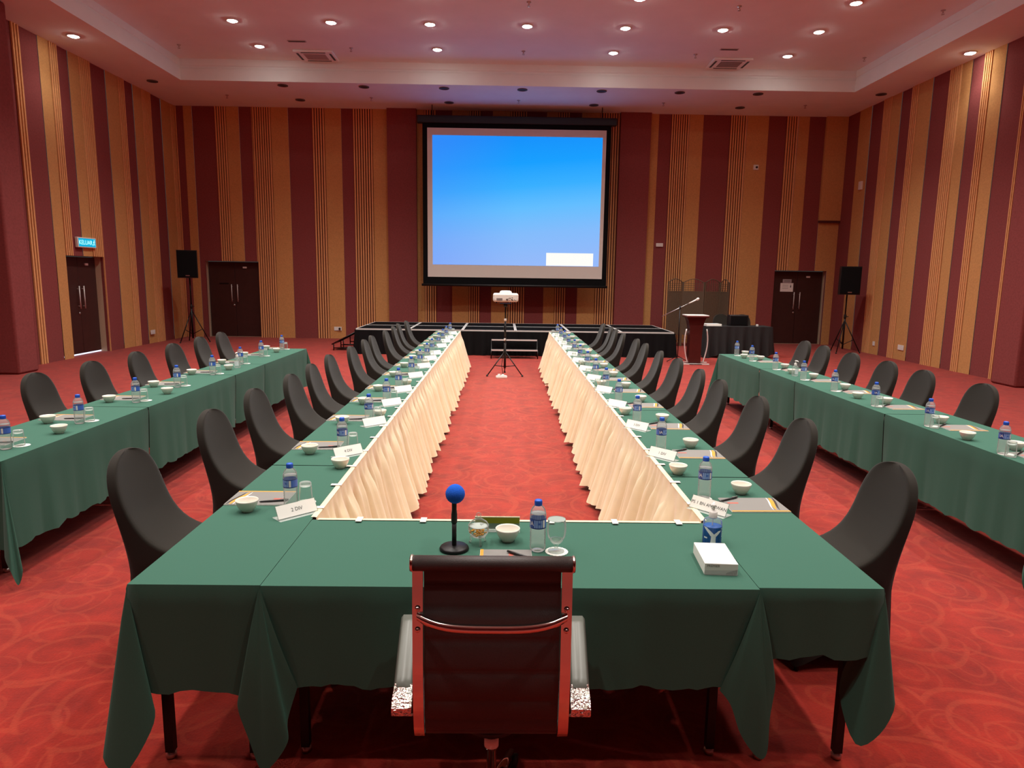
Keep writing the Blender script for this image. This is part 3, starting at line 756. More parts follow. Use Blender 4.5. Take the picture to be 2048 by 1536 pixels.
def cloth(label, x0, x1, y0, y1, drops, corners=None, step=.045, amp=.02, seed=0, ragged=.0, pull=.03):
    """drops: side -> hem height (front=-y, left=-x, right=+x, back=+y); corners: {'fl': [points]} bottom path of the corner fold"""
    corners = corners or {}
    b = MB(); m = M['green']; z = T
    nx = 6; ny = 12
    b.grid([[(x0+(x1-x0)*i/nx, y0+(y1-y0)*j/ny, z) for i in range(nx+1)] for j in range(ny+1)], m, True)
    order = [('left', (x0, y1), (x0, y0), (-1, 0)), ('front', (x0, y0), (x1, y0), (0, -1)), ('right', (x1, y0), (x1, y1), (1, 0)), ('back', (x1, y1), (x0, y1), (0, 1))]
    cn = {('left', 'front'): 'fl', ('front', 'right'): 'fr', ('right', 'back'): 'br', ('back', 'left'): 'bl'}
    K = 10
    cols = []      # list of runs of columns
    runs = []; cur = []
    def column(P, B, nrm, curve=.0):
        out = []
        for k in range(K+1):
            f = k/K
            rr = min(1, f*K/1.0)*.006     # little rounded edge
            p = Vector(P).lerp(Vector(B), f)
            p = p + Vector((nrm[0], nrm[1], 0))*(rr + curve*math.sin(f*PI)*.5)
            out.append(p)
        return out
    start = 0
    sides = [o for o in order if o[0] in drops]
    # rotate so that a run starts after a missing side
    idx = 0
    for i in range(4):
        if order[i][0] not in drops: idx = i+1; break
    order = order[idx:]+order[:idx]
    for oi, (nm, p, q, n) in enumerate(order):
        if nm not in drops:
            if cur: runs.append(cur); cur = []
            continue
        h = drops[nm]; Ln = math.hypot(q[0]-p[0], q[1]-p[1]); c = max(4, int(Ln/step))
        prevdrop = order[oi-1][0] in drops and (oi > 0 or len(sides) == 4)
        nextdrop = order[(oi+1) % 4][0] in drops and oi < 3
        for k in range(c+1):
            f = k/c; x = p[0]+(q[0]-p[0])*f; y = p[1]+(q[1]-p[1])*f; s = f*Ln+seed*3.7
            end = min(f, 1-f)*Ln
            taper = min(1, end/.15)
            a = amp*(noise1(s*9)+.5*noise1(s*21+seed))*taper+amp*.9*taper
            if not prevdrop and f*Ln < .12: a -= pull*(1-f*Ln/.12)
            if not nextdrop and (1-f)*Ln < .12: a -= pull*(1-(1-f)*Ln/.12)
            zb = h+ragged*noise1(s*13+1)*.5
            cur.append(column((x, y, z), (x+n[0]*a, y+n[1]*a, zb), n))
        if nextdrop:
            key = cn[(nm, order[oi+1][0])]; C = q; n2 = order[oi+1][3]; h2 = drops[order[oi+1][0]]
            dg = Vector((n[0]+n2[0], n[1]+n2[1], 0)).normalized()
            if key in corners: bp = [Vector(v) for v in corners[key]]
            else:
                lowz = max(.03, T-(T-min(h, h2))*1.36)
                t1 = Vector((n[0], n[1], 0)); t2 = Vector((n2[0], n2[1], 0)); c0 = Vector((C[0], C[1], 0))
                bp = [c0+t1*.05+Vector((0, 0, h-.02)), c0+dg*.13+t1*.04+Vector((0, 0, (h+lowz)/2)), c0+dg*.15+Vector((0, 0, lowz)), c0+dg*.12+t2*.04+Vector((0, 0, (h2+lowz)/2)), c0+t2*.04+Vector((0, 0, h2-.02))]
            full = [Vector((C[0], C[1], h))] + bp + [Vector((C[0], C[1], h2))]
            for i in range(len(full)-1):
                for k in range(4):
                    f = k/4
                    p0 = full[max(i-1, 0)]; p1 = full[i]; p2 = full[i+1]; p3 = full[min(i+2, len(full)-1)]
                    B = .5*((2*p1)+(p2-p0)*f+(2*p0-5*p1+4*p2-p3)*f*f+(3*p1-p0-3*p2+p3)*f*f*f)
                    if i == 0 and k == 0: continue
                    out = []
                    for kk in range(K+1):
                        g = kk/K
                        base = Vector((C[0], C[1], z)); pt = base.lerp(B, g)
                        out.append(pt+dg*.004*min(1, g*5))
                    cur.append(out)
    if cur: runs.append(cur)
    for r in runs:
        rows = [[col[k] for col in r] for k in range(K+1)]
        b.grid(rows, m, True)
    o = b.build('tablecloth', recalc=False)
    tag(o, label, 'tablecloth')
    return o

AX0, AX1, DX0, DX1 = -3.52, -2.94, 3.27, 3.83
Bx0, Bx1, Cx0, Cx1 = -1.345, -.868, .952, 1.415
# rows: (x0,x1,[y...],name)
rowsdef = {
 'outer left': (AX0, AX1, [3.95, 5.65, 7.53, 8.47, 10.3]),
 'outer right': (DX0, DX1, [3.95, 5.72, 7.55, 8.62, 10.3]),
 'inner left': (Bx0, Bx1, [2.35, 3.94, 5.92, 7.95, 9.95, 11.95, 13.95]),
 'inner right': (Cx0, Cx1, [2.36, 3.78, 5.76, 7.78, 9.82, 11.9, 13.95]),
}
for rn, (x0, x1, ys) in rowsdef.items():
    inner = rn.startswith('inner'); lft = rn.endswith('left')
    n = len(ys)-1
    for i in range(n):
        nm = 'nearest the camera' if i == 0 else ('farthest from the camera' if i == n-1 else '%s from the camera' % ORD[i])
        y0, y1 = ys[i]+.006, ys[i+1]-.006
        simple_table('conference_table', 'narrow black-legged table under green cloth, %s row, %s' % (rn, nm), x0+.006, x1-.006, y0+.01, y1-.01, T, M['darktable'], 'tables of the %s row' % rn, .07 if inner else .13)
        dr = {}
        if inner:
            out = 'left' if lft else 'right'
            dr[out] = .57
            if i == 0: dr['front'] = .335 if lft else .48
            if i == n-1: dr['back'] = .3
        else:
            dr['left'] = .57 if lft else .2; dr['right'] = .2 if lft else .57
            if i == 0: dr['front'] = .2
            if i == n-1: dr['back'] = .2
        cor = {}
        if inner and i == 0 and lft:
            cor['fl'] = [(-1.40, 2.42, .30), (-1.46, 2.40, .14), (-1.455, 2.315, .09), (-1.37, 2.285, .04), (-1.27, 2.31, .20), (-1.265, 2.335, .29)]
        if inner and i == 0 and not lft:
            cor['fr'] = [(1.33, 2.40, .46), (1.31, 2.42, .30), (1.34, 2.33, .15), (1.42, 2.315, .20), (1.478, 2.335, .31), (1.465, 2.41, .34)]
        cloth('dark green tablecloth, %s row, table %s' % (rn, nm), x0, x1, y0, y1, dr, cor, step=.04 if i < 2 else .07, amp=.016 if not inner else .012, seed=i+len(rn), ragged=.03, pull=.0 if inner else .03)
# head table between the two inner rows
simple_table('conference_table', 'head table under green cloth behind the office chair', Bx1+.012, Cx0-.012, 2.37, 3.03, T, M['darktable'], 'tables of the head end', .10)
cloth('dark green tablecloth on the head table behind the office chair', Bx1+.002, Cx0-.002, 2.352, 3.035, {'front': .362}, None, step=.03, amp=.007, seed=5, ragged=.03, pull=.0)
# the loose cloth corners hanging at both ends of the head table front belong to the head table cloth
hc = [o for o in bpy.data.objects if o.get('label', '').startswith('dark green tablecloth on the head table')][0]
def corner_flap(C, path):
    b = MB(); full = [Vector(p) for p in path]; cols = []
    for i in range(len(full)-1):
        for k in range(6):
            f = k/6
            p0 = full[max(i-1, 0)]; p1 = full[i]; p2 = full[i+1]; p3 = full[min(i+2, len(full)-1)]
            cols.append(.5*((2*p1)+(p2-p0)*f+(2*p0-5*p1+4*p2-p3)*f*f+(3*p1-p0-3*p2+p3)*f*f*f))
    cols.append(full[-1])
    rows = []
    for kk in range(13):
        g = kk/12
        rows.append([Vector(C).lerp(B, g)+Vector((.008*math.sin(i*.9)*g*(1-g), -.012*math.sin(g*PI)-.012*min(1, g*6)*0, 0)) for i, B in enumerate(cols)])
    b.grid(rows, M['green'], True); return b.build('cloth_corner', hc, recalc=False)
corner_flap((-.867, 2.346, T-.001), [(-.74, 2.336, .362), (-.775, 2.32, .24), (-.772, 2.300, .165), (-.83, 2.295, .075), (-.875, 2.30, .055), (-.915, 2.305, .17), (-.955, 2.315, .30), (-.93, 2.326, .36), (-.89, 2.338, .36)])
corner_flap((.951, 2.346, T-.001), [(.82, 2.336, .36), (.86, 2.32, .31), (.90, 2.305, .20), (.965, 2.295, .115), (1.00, 2.30, .13), (1.005, 2.308, .27), (1.02, 2.318, .40), (1.0, 2.328, .41), (.955, 2.338, .42)])

# cream skirting with white clips
def skirt(label, p0, p1, nrm, hem=.03, flare=.16, seed=0, clips=30):
    t = thing('table_skirt', label, 'table skirting', (0, 0, 0))
    b = MB(); P0, P1 = Vector(p0), Vector(p1); Ln = (P1-P0).length; d = (P1-P0)/Ln; n = Vector(nrm)
    c = int(Ln/.0125); K = 14; rows = []
    for k in range(K+1):
        f = (k/K)**1.15; r = []
        for i in range(c+1):
            s = Ln*i/c; u = s+seed*5.1
            ph = u*2*PI/.235+2.2*noise1(u*1.3)+1.0*noise1(u*3.3)
            big = math.sin(u*2*PI/.55+noise1(u)*2)
            cusp = abs(math.sin(ph/2))**.6; cusp2 = abs(math.sin(ph*1.07+1.3))**.8
            w = smooth(min(1, max(0, (f-.07)/.22)))
            off = .010+flare*(f**1.25)+w*(.092*(cusp-.6)*(.6+.4*f)+.026*(cusp2-.6)+.03*big*f)
            off += .007*math.sin(ph*2)*min(1, f*9)
            lat = .012*math.cos(ph)*w
            lift = .08*max(0, noise1(u*1.9+2))+.022*(1-cusp)
            top = T+.002-.004*abs(math.sin(u*PI/.35))
            z = top+(hem+lift-top)*f
            q = P0+d*(s+lat)+n*off; r.append((q.x, q.y, z))
        rows.append(r)
    b.grid(rows, M['cream'], True)
    # stitched heading band lying on the table edge
    b.grid([[(q.x, q.y, zz) for q in [P0+d*(Ln*i/60)+n*o for i in range(61)]] for o, zz in ((.012, T+.002), (0, T+.0045), (-.014, T+.0035))], M['cream'], True)
    b.build('pleated_fabric', t, recalc=False)
    for i in range(clips):
        q = P0+d*(Ln*(i+.35)/clips); b = MB()
        mt = Matrix.Translation(q) @ Matrix.Rotation(math.atan2(n.y, n.x), 4, 'Z')
        b.box((-.042, -.014, T+.0048), (.016, .014, T+.0085), M['white'], .001, mt)
        b.build('clip', t)
    return t
skirt('cream pleated skirting along the inner side of the left table row', (Bx1+.004, 3.06, 0), (Bx1+.004, 13.95, 0), (1, 0, 0), seed=1, clips=30)
skirt('cream pleated skirting along the inner side of the right table row', (Cx0-.004, 13.95, 0), (Cx0-.004, 3.06, 0), (-1, 0, 0), seed=2, clips=30)
skirt('cream pleated skirting on the inner side of the head table', (Cx0-.03, 3.04, 0), (Bx1+.03, 3.04, 0), (0, 1, 0), flare=.10, seed=3, clips=6)

# ------------------------------------------------------------------ banquet chairs in stretch covers
def make_chair():
    """stretch-covered banquet chair facing +y: one continuous cover from the back over the seat to the four feet"""
    t = thing('banquet_chair', '', 'chair', (0, 0, 20))
    m = M['spandex']; b = MB(); rows = []
    # rear line and front line of the cover, top to hem: (y, z, half width)
    rear = [(-.338, .985, .02), (-.338, .979, .072), (-.335, .964, .116), (-.330, .938, .156), (-.323, .902, .184), (-.313, .85, .205), (-.300, .79, .214), (-.285, .72, .214), (-.270, .65, .210), (-.258, .585, .207), (-.250, .53, .206), (-.246, .48, .205), (-.245, .44, .205), (-.246, .38, .205), (-.250, .30, .206), (-.258, .20, .208), (-.268, .10, .212), (-.277, .012, .217)]
    front = [(-.308, .985, .02), (-.302, .979, .068), (-.295, .963, .110), (-.287, .937, .150), (-.278, .90, .177), (-.264, .85, .198), (-.247, .79, .207), (-.224, .72, .206), (-.190, .65, .203), (-.140, .588, .202), (-.075, .542, .203), (.02, .513, .205), (.12, .502, .208), (.19, .490, .210), (.214, .455, .211), (.214, .33, .209), (.214, .15, .210), (.220, .012, .217)]
    n, q = 8, 5
    for k, ((yb, zb, w), (yf, zf, wf)) in enumerate(zip(rear, front)):
        r = []; last = k == len(rear)-1; low = k > 12
        arch = .11 if last else 0
        for j in range(n+1):
            u = -1+2*j/n; dish = .012*(1-u*u)*(1 if k < 10 else (.5 if k < 12 else 0))
            r.append((u*wf, yf-dish-(.012*(1-u*u) if low else 0), zf+arch*(1-u*u)**1.5))
        for j in range(1, q):
            f = j/q; s4 = 4*f*(1-f); r.append((wf+(w-wf)*f-(.012*s4 if low else 0), yf+(yb-yf)*f, zf+(zb-zf)*f+arch*s4**1.5))
        for j in range(n+1):
            u = 1-2*j/n; r.append((u*w, yb-.010*(1-u*u)*(1 if k < 10 else 0)+(.012*(1-u*u) if low else 0), zb+arch*(1-u*u)**1.5))
        for j in range(1, q):
            f = j/q; s4 = 4*f*(1-f); r.append((-(w+(wf-w)*f)+(.012*s4 if low else 0), yb+(yf-yb)*f, zb+(zf-zb)*f+arch*s4**1.5))
        rows.append(r)
    V = b.grid(rows, m, True, True); b.cap(V[0], m, True)
    o = b.build('stretch_cover', t)
    sm = o.modifiers.new('Subdivision', 'SUBSURF'); sm.levels = 1; sm.render_levels = 1
    for sx in (-1, 1):
        for sy in (-1, 1):
            b = MB(); x = sx*.190; y = .192 if sy > 0 else -.252
            b.tube([(x*.93, y*.9, .46), (x, y, .0)], .011, M['darktable'], 8); b.build('leg', t)
    return t
CH = make_chair()
def put_chairs(row, xs_ys, rz, desc):
    for i, (x, y) in enumerate(xs_ys):
        place(CH, (x, y, 0), rz+random.uniform(-.05, .05), 'black stretch-covered banquet chair, %s from the camera, %s' % (ORD[i], desc), 'chairs of the %s row' % row)
CBY = [3.37, 4.39, 5.23, 6.03, 6.77, 7.56, 8.47, 9.40, 10.03, 10.97, 11.92, 12.61, 13.37]
CCY = [3.25, 4.32, 5.15, 6.01, 6.73, 7.63, 8.42, 9.37, 10.06, 11.07, 11.91, 12.50, 13.32]
put_chairs('inner left', [(-1.56-.02*(i % 3), y) for i, y in enumerate(CBY)], -PI/2, 'inner left row')
put_chairs('inner right', [(1.63+.015*(i % 3), y) for i, y in enumerate(CCY)], PI/2, 'inner right row')
put_chairs('outer left', [(-3.74, 5.95), (-3.74, 6.77), (-3.75, 7.64), (-3.79, 8.56), (-3.86, 9.5), (-3.89, 10.29)], -PI/2, 'far outer left row')
put_chairs('outer right', [(3.97, 5.97), (3.98, 6.87), (4.03, 7.61), (4.05, 8.46), (4.12, 9.39), (4.17, 10.09)], PI/2, 'far outer right row')
for nm, x in (('left', 5.58), ('right', 6.12)):
    place(CH, (x, 17.28, 0), PI+.0, 'black-covered banquet chair at the %s behind the black-clothed control table' % nm, 'chairs behind the control table')

# ------------------------------------------------------------------ table-top prototypes
def make_bottle():
    t = thing('water_bottle', '', 'bottle', (0, 0, 20))
    b = MB(); p = [(.0, .004), (.018, .003), (.026, .0), (.031, .006), (.033, .014)]
    for k in range(6):
        z = .022+k*.0115; p += [(.0332, z), (.0315, z+.0055)]
    p += [(.033, .094), (.0325, .099), (.0325, .143), (.0333, .147), (.0333, .158), (.031, .170), (.025, .183), (.017, .192), (.0135, .195), (.0135, .2)]
    b.lathe(p, M['bottle'], 24); b.build('bottle_body', t)
    b = MB(); b.lathe([(.0, .160), (.0318, .1605), (.0318, .160)], M['bottle'], 20); b.build('water_surface', t)
    b = MB()
    def band(z0, z1, a0, a1, m, r=.0338, n=24):
        k = max(2, int(n*abs(a1-a0)/(2*PI)))
        b.grid([[(r*math.cos(a0+(a1-a0)*j/k), r*math.sin(a0+(a1-a0)*j/k), z) for j in range(k+1)] for z in (z0, z1)], m, True)
    band(.101, .142, 0, 2*PI, M['label']); band(.101, .105, 0, 2*PI, M['labeldark'], .034); band(.139, .142, 0, 2*PI, M['labeldark'], .034)
    fr = -PI/2
    band(.106, .138, fr-.45, fr+.5, M['labellight'], .0340)
    band(.106, .138, fr+.62, fr+.92, M['paper'], .0341)
    band(.105, .139, fr-1.25, fr-.55, M['labeldark'], .0341)
    band(.119, .128, fr-.05, fr+.38, M['label'], .0342)
    for k in range(1, 4):
        a = fr+2*PI*k/3.0*0+PI*.9*0
    band(.106, .138, fr+PI-.4, fr+PI+.5, M['labellight'], .0340)
    b.build('label', t)
    me = text_mesh('IA', .026, M['paper'], bend=(.0344, .122, fr-.88)); o = bpy.data.objects.new('lettering', me); COL.objects.link(o); o.parent = t
    b = MB(); b.lathe([(.0150, .193), (.0155, .195), (.0155, .212), (.014, .216), (0, .217)], M['blue'], 20)
    for k in range(20):
        a = 2*PI*k/20; b.box((.0152, -.001, .196), (.0162, .001, .211), M['blue'], 0, Matrix.Rotation(a, 4, 'Z'))
    b.build('cap', t)
    return t
def make_bowl():
    t = thing('bowl', '', 'bowl', (0, 0, 20))
    b = MB(); b.lathe([(.0, .004), (.022, .004), (.024, 0), (.027, 0), (.028, .006), (.036, .014), (.045, .030), (.0515, .050), (.0525, .056), (.0510, .057), (.049, .050), (.042, .030), (.032, .016), (.0, .011)], M['ceramic'], 32)
    b.build('bowl_body', t); return t
def make_glass():
    t = thing('tumbler', '', 'glass', (0, 0, 20))
    b = MB(); b.lathe([(.032, .0), (.0335, .001), (.030, .075), (.0285, .098), (.026, .101)], M['glass'], 24); b.build('glass_wall', t)
    b = MB(); b.lathe([(0, .080), (.024, .081), (.0285, .086), (.0280, .0985), (.025, .1005), (0, .099)], M['acrylic'], 24); b.build('thick_base', t)  # whitish material imitates the reflections in the glass base
    return t
def make_coaster():
    t = thing('paper_coaster', '', 'coaster', (0, 0, 20))
    b = MB(); n = 40; rows = [[((.047 if k else 0.0001)*(1+(.02*math.cos(j*PI) if k else 0))*math.cos(2*PI*j/n), (.047 if k else .0001)*(1+(.02*math.cos(j*PI) if k else 0))*math.sin(2*PI*j/n), z) for j in range(n)] for k, z in ((0, .0012), (1, .0012), (1, 0))]
    b.grid(rows, M['paper'], False, True); b.build('disc', t); return t
def make_pad():
    # width along x .29, depth along y .21; the amber swoosh lies at -x
    t = thing('document_folder', '', 'folder', (0, 0, 20))
    w, d = .145, .105
    b = MB(); b.box((-w, -d, 0), (w, d, .004), M['paper']); b.box((-w+.001, -d+.001, .004), (w-.001, d-.001, .0055), M['pad']); b.build('cover', t)
    b = MB(); z = .0058
    b.quad([(-w+.001, d-.014, z), (w-.001, d-.014, z), (w-.001, d-.001, z), (-w+.001, d-.001, z)], M['padyellow'])
    def sw(off, wd, m, zz):
        r0, r1 = [], []
        for k in range(13):
            f = k/12; x = -w+.028+.034*smooth(f)+off; y = -d+.004+(2*d-.02)*f
            ww = wd*math.sin(PI*min(1, .1+f*.9)); r0.append((x-ww, y, zz)); r1.append((x+ww, y, zz))
        b.grid([r0, r1], m, False)
    sw(.0, .011, M['padyellow'], z+.0002); sw(-.016, .006, M['padblack'], z+.0003); sw(.015, .004, M['paper'], z+.0001)
    b.quad([(w-.075, -.03, z), (w-.02, -.03, z), (w-.02, -.012, z), (w-.075, -.012, z)], M['redprint'])
    b.build('amber_trim', t); return t
def make_pen():
    t = thing('pen', '', 'pen', (0, 0, 20))
    b = MB(); b.tube([(-.068, 0, .0055), (-.06, 0, .0055), (.035, 0, .0055), (.05, 0, .0055), (.07, 0, .0055)], [.001, .004, .0052, .0052, .004], M['pen'], 10); b.build('barrel', t)
    b = MB(); b.box((.03, -.0015, .0106), (.068, .0015, .0125), M['steel']); b.build('clip', t)
    return t
BOT, BOWL, GLS, COA, PAD, PEN = make_bottle(), make_bowl(), make_glass(), make_coaster(), make_pad(), make_pen()
def make_plate(name_label, body, loc, rz, txtsize=.024, backside=False):
    """tilted acrylic name stand; text faces local -y"""
    t = thing('name_plate', name_label, 'name plate', loc, rz, 'name plates')
    tilt = Matrix.Translation((0, -.024, .002)) @ Matrix.Rotation(math.radians(-30), 4, 'X')
    b = MB(); b.box((-.1, -.045, 0), (.1, .035, .0025), M['acrylic'], .0006)
    b.box((-.1, -.0012, 0), (.1, .0012, .068), M['acrylic'], 0, tilt); b.build('acrylic_stand', t)
    b = MB(); b.box((-.097, -.0022, .003), (.097, -.0016, .065), M['paper'], 0, tilt); b.build('card', t)
    if body: text(body, txtsize, M['inkdark'], t, tilt @ Matrix.Translation((0, -.0030, .033)) @ Matrix.Rotation(PI/2, 4, 'X'))
    return t
BLANK = {'p': None}
def setting(row, i, y, x, side):
    o = ORD[i]
    rn = row
    def put(p, dx, dy, dz, rz, lab, grp): place(p, (x+dx, y+dy, T+.001+dz), rz, lab, grp+' of the '+rn)
    what = ', %s from the camera, %s' % (o, rn)
    rr = random.uniform
    if side == 'B':
        put(BOT, 0, 0, 0, rr(-.6, .6), 'clear water bottle with blue cap'+what, 'water bottles'); put(COA, .055, .062, 0, 0, 'white paper coaster'+what, 'coasters')
        put(GLS, .053, .066, .0012, 0, 'upturned clear tumbler'+what, 'tumblers'); put(BOWL, -.185, -.085 if i else -.07, 0, 0, 'small white bowl beside the folder'+what, 'bowls')
        put(PAD, -.185, .115, 0, rr(-.03, .03), 'grey folder with amber trim'+what, 'folders'); put(PEN, -.10, .05, .0058, .25, 'black pen lying on the folder'+what, 'pens')
    elif side == 'C':
        put(COA, -.012, -.02, 0, 0, 'white paper coaster'+what, 'coasters'); put(BOT, 0, 0, .0012, rr(-.6, .6), 'clear water bottle with blue cap'+what, 'water bottles')
        if i >= 4: put(GLS, -.08, .02, 0, 0, 'upturned clear tumbler'+what, 'tumblers')
        put(BOWL, .215, .07, 0, 0, 'small white bowl beside the folder'+what, 'bowls'); put(PAD, .215, -.12, 0, PI+rr(-.03, .03), 'grey folder with amber trim'+what, 'folders')
        put(PEN, .105, -.06, .0058, .55, 'black pen lying on the folder'+what, 'pens')
    elif side == 'A':
        put(BOT, 0, 0, 0, rr(-.6, .6), 'clear water bottle with blue cap'+what, 'water bottles'); put(COA, .035, .092, 0, 0, 'white paper coaster'+what, 'coasters')
        put(GLS, .022, .088, .0012, 0, 'upturned clear tumbler'+what, 'tumblers'); put(BOWL, -.23, .0, 0, 0, 'small white bowl beside the folder'+what, 'bowls')
        put(PAD, -.215, .19, 0, rr(-.03, .03), 'grey folder with amber trim'+what, 'folders'); put(PEN, -.12, .125, .0058, .2, 'black pen lying on the folder'+what, 'pens')
    else:
        put(COA, .012, -.015, 0, 0, 'white paper coaster'+what, 'coasters'); put(BOT, 0, 0, .0012, rr(-.6, .6), 'clear water bottle with blue cap'+what, 'water bottles')
        put(GLS, .0, -.072, .0, 0, 'upturned clear tumbler'+what, 'tumblers') if i < 3 else None
        put(BOWL, .165, .105, 0, 0, 'small white bowl beside the folder'+what, 'bowls'); put(PAD, .205, -.08, 0, PI+rr(-.03, .03), 'grey folder with amber trim'+what, 'folders')
        put(PEN, .10, -.02, .0058, .7, 'black pen lying on the folder'+what, 'pens')
BY = [3.21, 4.29, 5.17, 5.97, 6.67, 7.62, 8.42, 9.2, 9.85, 10.85, 11.65, 12.35, 13.25]
CY = [3.41, 4.40, 5.23, 6.09, 6.87, 7.66, 8.42, 9.25, 10.0, 10.9, 11.65, 12.4, 13.2]
AY = [4.24, 5.0, 5.85, 6.67, 7.52, 8.41, 9.23, 10.1]; AXs = [-3.11, -3.11, -3.14, -3.17, -3.18, -3.21, -3.24, -3.24]
DY = [4.39, 5.25, 6.10, 6.92, 7.69, 8.57, 9.45, 10.1]; DXs = [3.32, 3.355, 3.385, 3.405, 3.42, 3.445, 3.46, 3.47]
for i, y in enumerate(BY): setting('inner left row', i, y, -1.015, 'B')
for i, y in enumerate(CY): setting('inner right row', i, y, 1.05, 'C')
for i, y in enumerate(AY): setting('outer left row', i, y, AXs[i], 'A')
for i, y in enumerate(DY): setting('outer right row', i, y, DXs[i], 'D')
for rn, pts in (('inner left row', [(-.936, 3.892), (-.966, 5.356), (-.975, 6.95), (-.97, 8.6)]), ('inner right row', [(1.021, 3.833), (1.02, 5.569), (1.03, 7.05), (1.03, 8.75)]), ('outer left row', [(-3.057, 4.682), (-3.087, 6.29), (-3.168, 7.93), (-3.213, 9.764)]), ('outer right row', [(3.348, 4.785), (3.424, 6.48), (3.49, 8.17), (3.462, 9.76)])):
    for i, (x, y) in enumerate(pts):
        place(BOWL, (x, y, T+.001), 0, 'extra white bowl near the table edge, %s from the camera, %s' % (ORD[i], rn), 'extra bowls of the '+rn)
# name plates: blank-looking far ones are copies
NP_B = ['2 DIV', '4 DIV']; NP_C = ['PS 1 BN ANJAWAN', '1 DIV', '3 DIV']
proto_plate = make_plate('', None, (0, 0, 20), 0)
for i, y in enumerate(BY):
    loc = (-.957, y-.115, T+.001); a = math.radians(44)
    if i < 2: make_plate('white name plate reading %s in the inner left row' % NP_B[i], NP_B[i], loc, a)['group'] = 'name plates of the inner left row'
    else: place(proto_plate, loc, a, 'white tilted name plate, %s from the camera, inner left row' % ORD[i], 'name plates of the inner left row')
for i, y in enumerate(CY):
    loc = (1.015 if i < 3 else 1.01, y-.215 if i < 3 else y-.19, T+.001); a = math.radians(-48)
    if i < 3: make_plate('white name plate reading %s in the inner right row' % NP_C[i], NP_C[i], loc, a, .0225 if i == 0 else .024)['group'] = 'name plates of the inner right row'
    else: place(proto_plate, loc, a, 'white tilted name plate, %s from the camera, inner right row' % ORD[i], 'name plates of the inner right row')

# sanitizer pumps on the outer rows
def pump(name, label, loc, rz, r, h, bodym, gelm, clear=True):
    t = thing(name, label, 'pump bottle', loc, rz)
    b = MB(); b.lathe([(0, .001), (r*.92, 0), (r, .006), (r, h*.80), (r*.94, h*.88), (r*.6, h*.96), (r*.36, h)], bodym, 28); b.build('bottle_body', t)
    b = MB(); b.lathe([(r*.42, h-.004), (r*.44, h), (r*.44, h+.022), (r*.36, h+.026), (.006, h+.028), (.005, h+.045), (.011, h+.047), (.011, h+.056), (0, h+.058)], M['white'], 20)
    b.tube([(0, 0, h+.051), (0, -.02, h+.053), (0, -.036, h+.049), (0, -.042, h+.042)], [.008, .007, .005, .004], M['white'], 8); b.build('pump_head', t)
    b = MB(); b.tube([(0, 0, h+.02), (.002, 0, .012)], .0025, M['white'], 6); b.build('dip_tube', t)
    return t
for nm, loc in (('left', (-3.143, 8.13, T+.001)), ('right', (3.455, 8.0, T+.001))):
    t = pump('hand_sanitizer', 'clear hand sanitizer pump bottle on the outer %s table row' % nm, loc, 0 if nm == 'left' else .4, .035, .125, M['bottle'], None)
    b = MB(); b.grid([[(.0355*math.cos(a), .0355*math.sin(a), z) for a in [-PI/2-.8+1.6*j/10 for j in range(11)]] for z in (.025, .08)], M['gelwhite'], True); b.build('label', t)

# ------------------------------------------------------------------ head table objects
t = thing('desk_microphone', 'black desk microphone on a round base with a blue foam ball', 'microphone', (-.19, 2.70, T+.001))
b = MB(); b.lathe([(0, 0), (.060, 0), (.061, .006), (.058, .012), (.053, .016), (.015, .019), (0, .019)], M['blackmetal'], 40); b.build('round_base', t)
b = MB(); b.tube([(0, 0, .018), (0, 0, .118)], .0095, M['black'], 14); b.build('stand_pole', t)
b = MB(); b.tube([(0, 0, .11), (0, 0, .118), (0, 0, .15), (.0, 0, .17), (.0, 0, .20), (.002, 0, .215)], [.009, .0125, .0125, .010, .0105, .009], M['black'], 14); b.build('microphone_body', t)
b = MB(); R_ = .040; b.lathe([(R_*math.sin(PI*k/14)*(1 if k < 9 else 1-.02*(k-8)), -R_*math.cos(PI*k/14)) for k in range(15)], M['foam'], 28, (.004, 0, .238)); b.build('foam_windshield', t)

t = thing('candy_jar', 'small footed glass jar with lid holding golden snacks', 'jar', (-.092, 2.765, T+.001))
b = MB(); b.lathe([(0, .026), (.015, .0265), (.030, .034), (.041, .050), (.044, .064), (.041, .078)], M['glass'], 28); b.build('glass_bowl', t)
b = MB(); b.lathe([(.043, .078), (.044, .081), (.036, .094), (.020, .106), (.009, .112), (.006, .117), (.011, .124), (.011, .130), (.005, .136), (0, .137)], M['glass'], 28); b.build('lid', t)
for k in range(3):
    a = -PI/2+.25+2*PI*k/3; cx, cy = math.cos(a), math.sin(a)
    b = MB(); b.tube([(.022*cx, .022*cy, .036), (.036*cx, .036*cy, .026), (.033*cx, .033*cy, .010), (.040*cx, .040*cy, .003)], [.006, .004, .004, .005], M['acrylic'], 8); b.build('foot', t)
b = MB(); random.seed(3)
for k in range(46):
    a = random.random()*2*PI; z = .036+random.random()*.030; rmax = .012+.024*min(1, (z-.032)/.02); r = rmax*math.sqrt(random.random())
    c0 = Vector((r*math.cos(a), r*math.sin(a), z)); d1 = Vector((random.uniform(-1, 1), random.uniform(-1, 1), random.uniform(-.6, .6))).normalized(); d2 = d1.cross(Vector((0, 0, 1))).normalized()
    b.tube([c0+(d1*math.cos(q)+d2*math.sin(q))*.005 for q in (0, 1, 2, 3, 4)], .0022, M['snack'], 5)
tag(b.build('snacks', None, (-.092, 2.765, T+.001)), 'golden curled snacks filling the footed glass jar', 'snacks', kind='stuff')

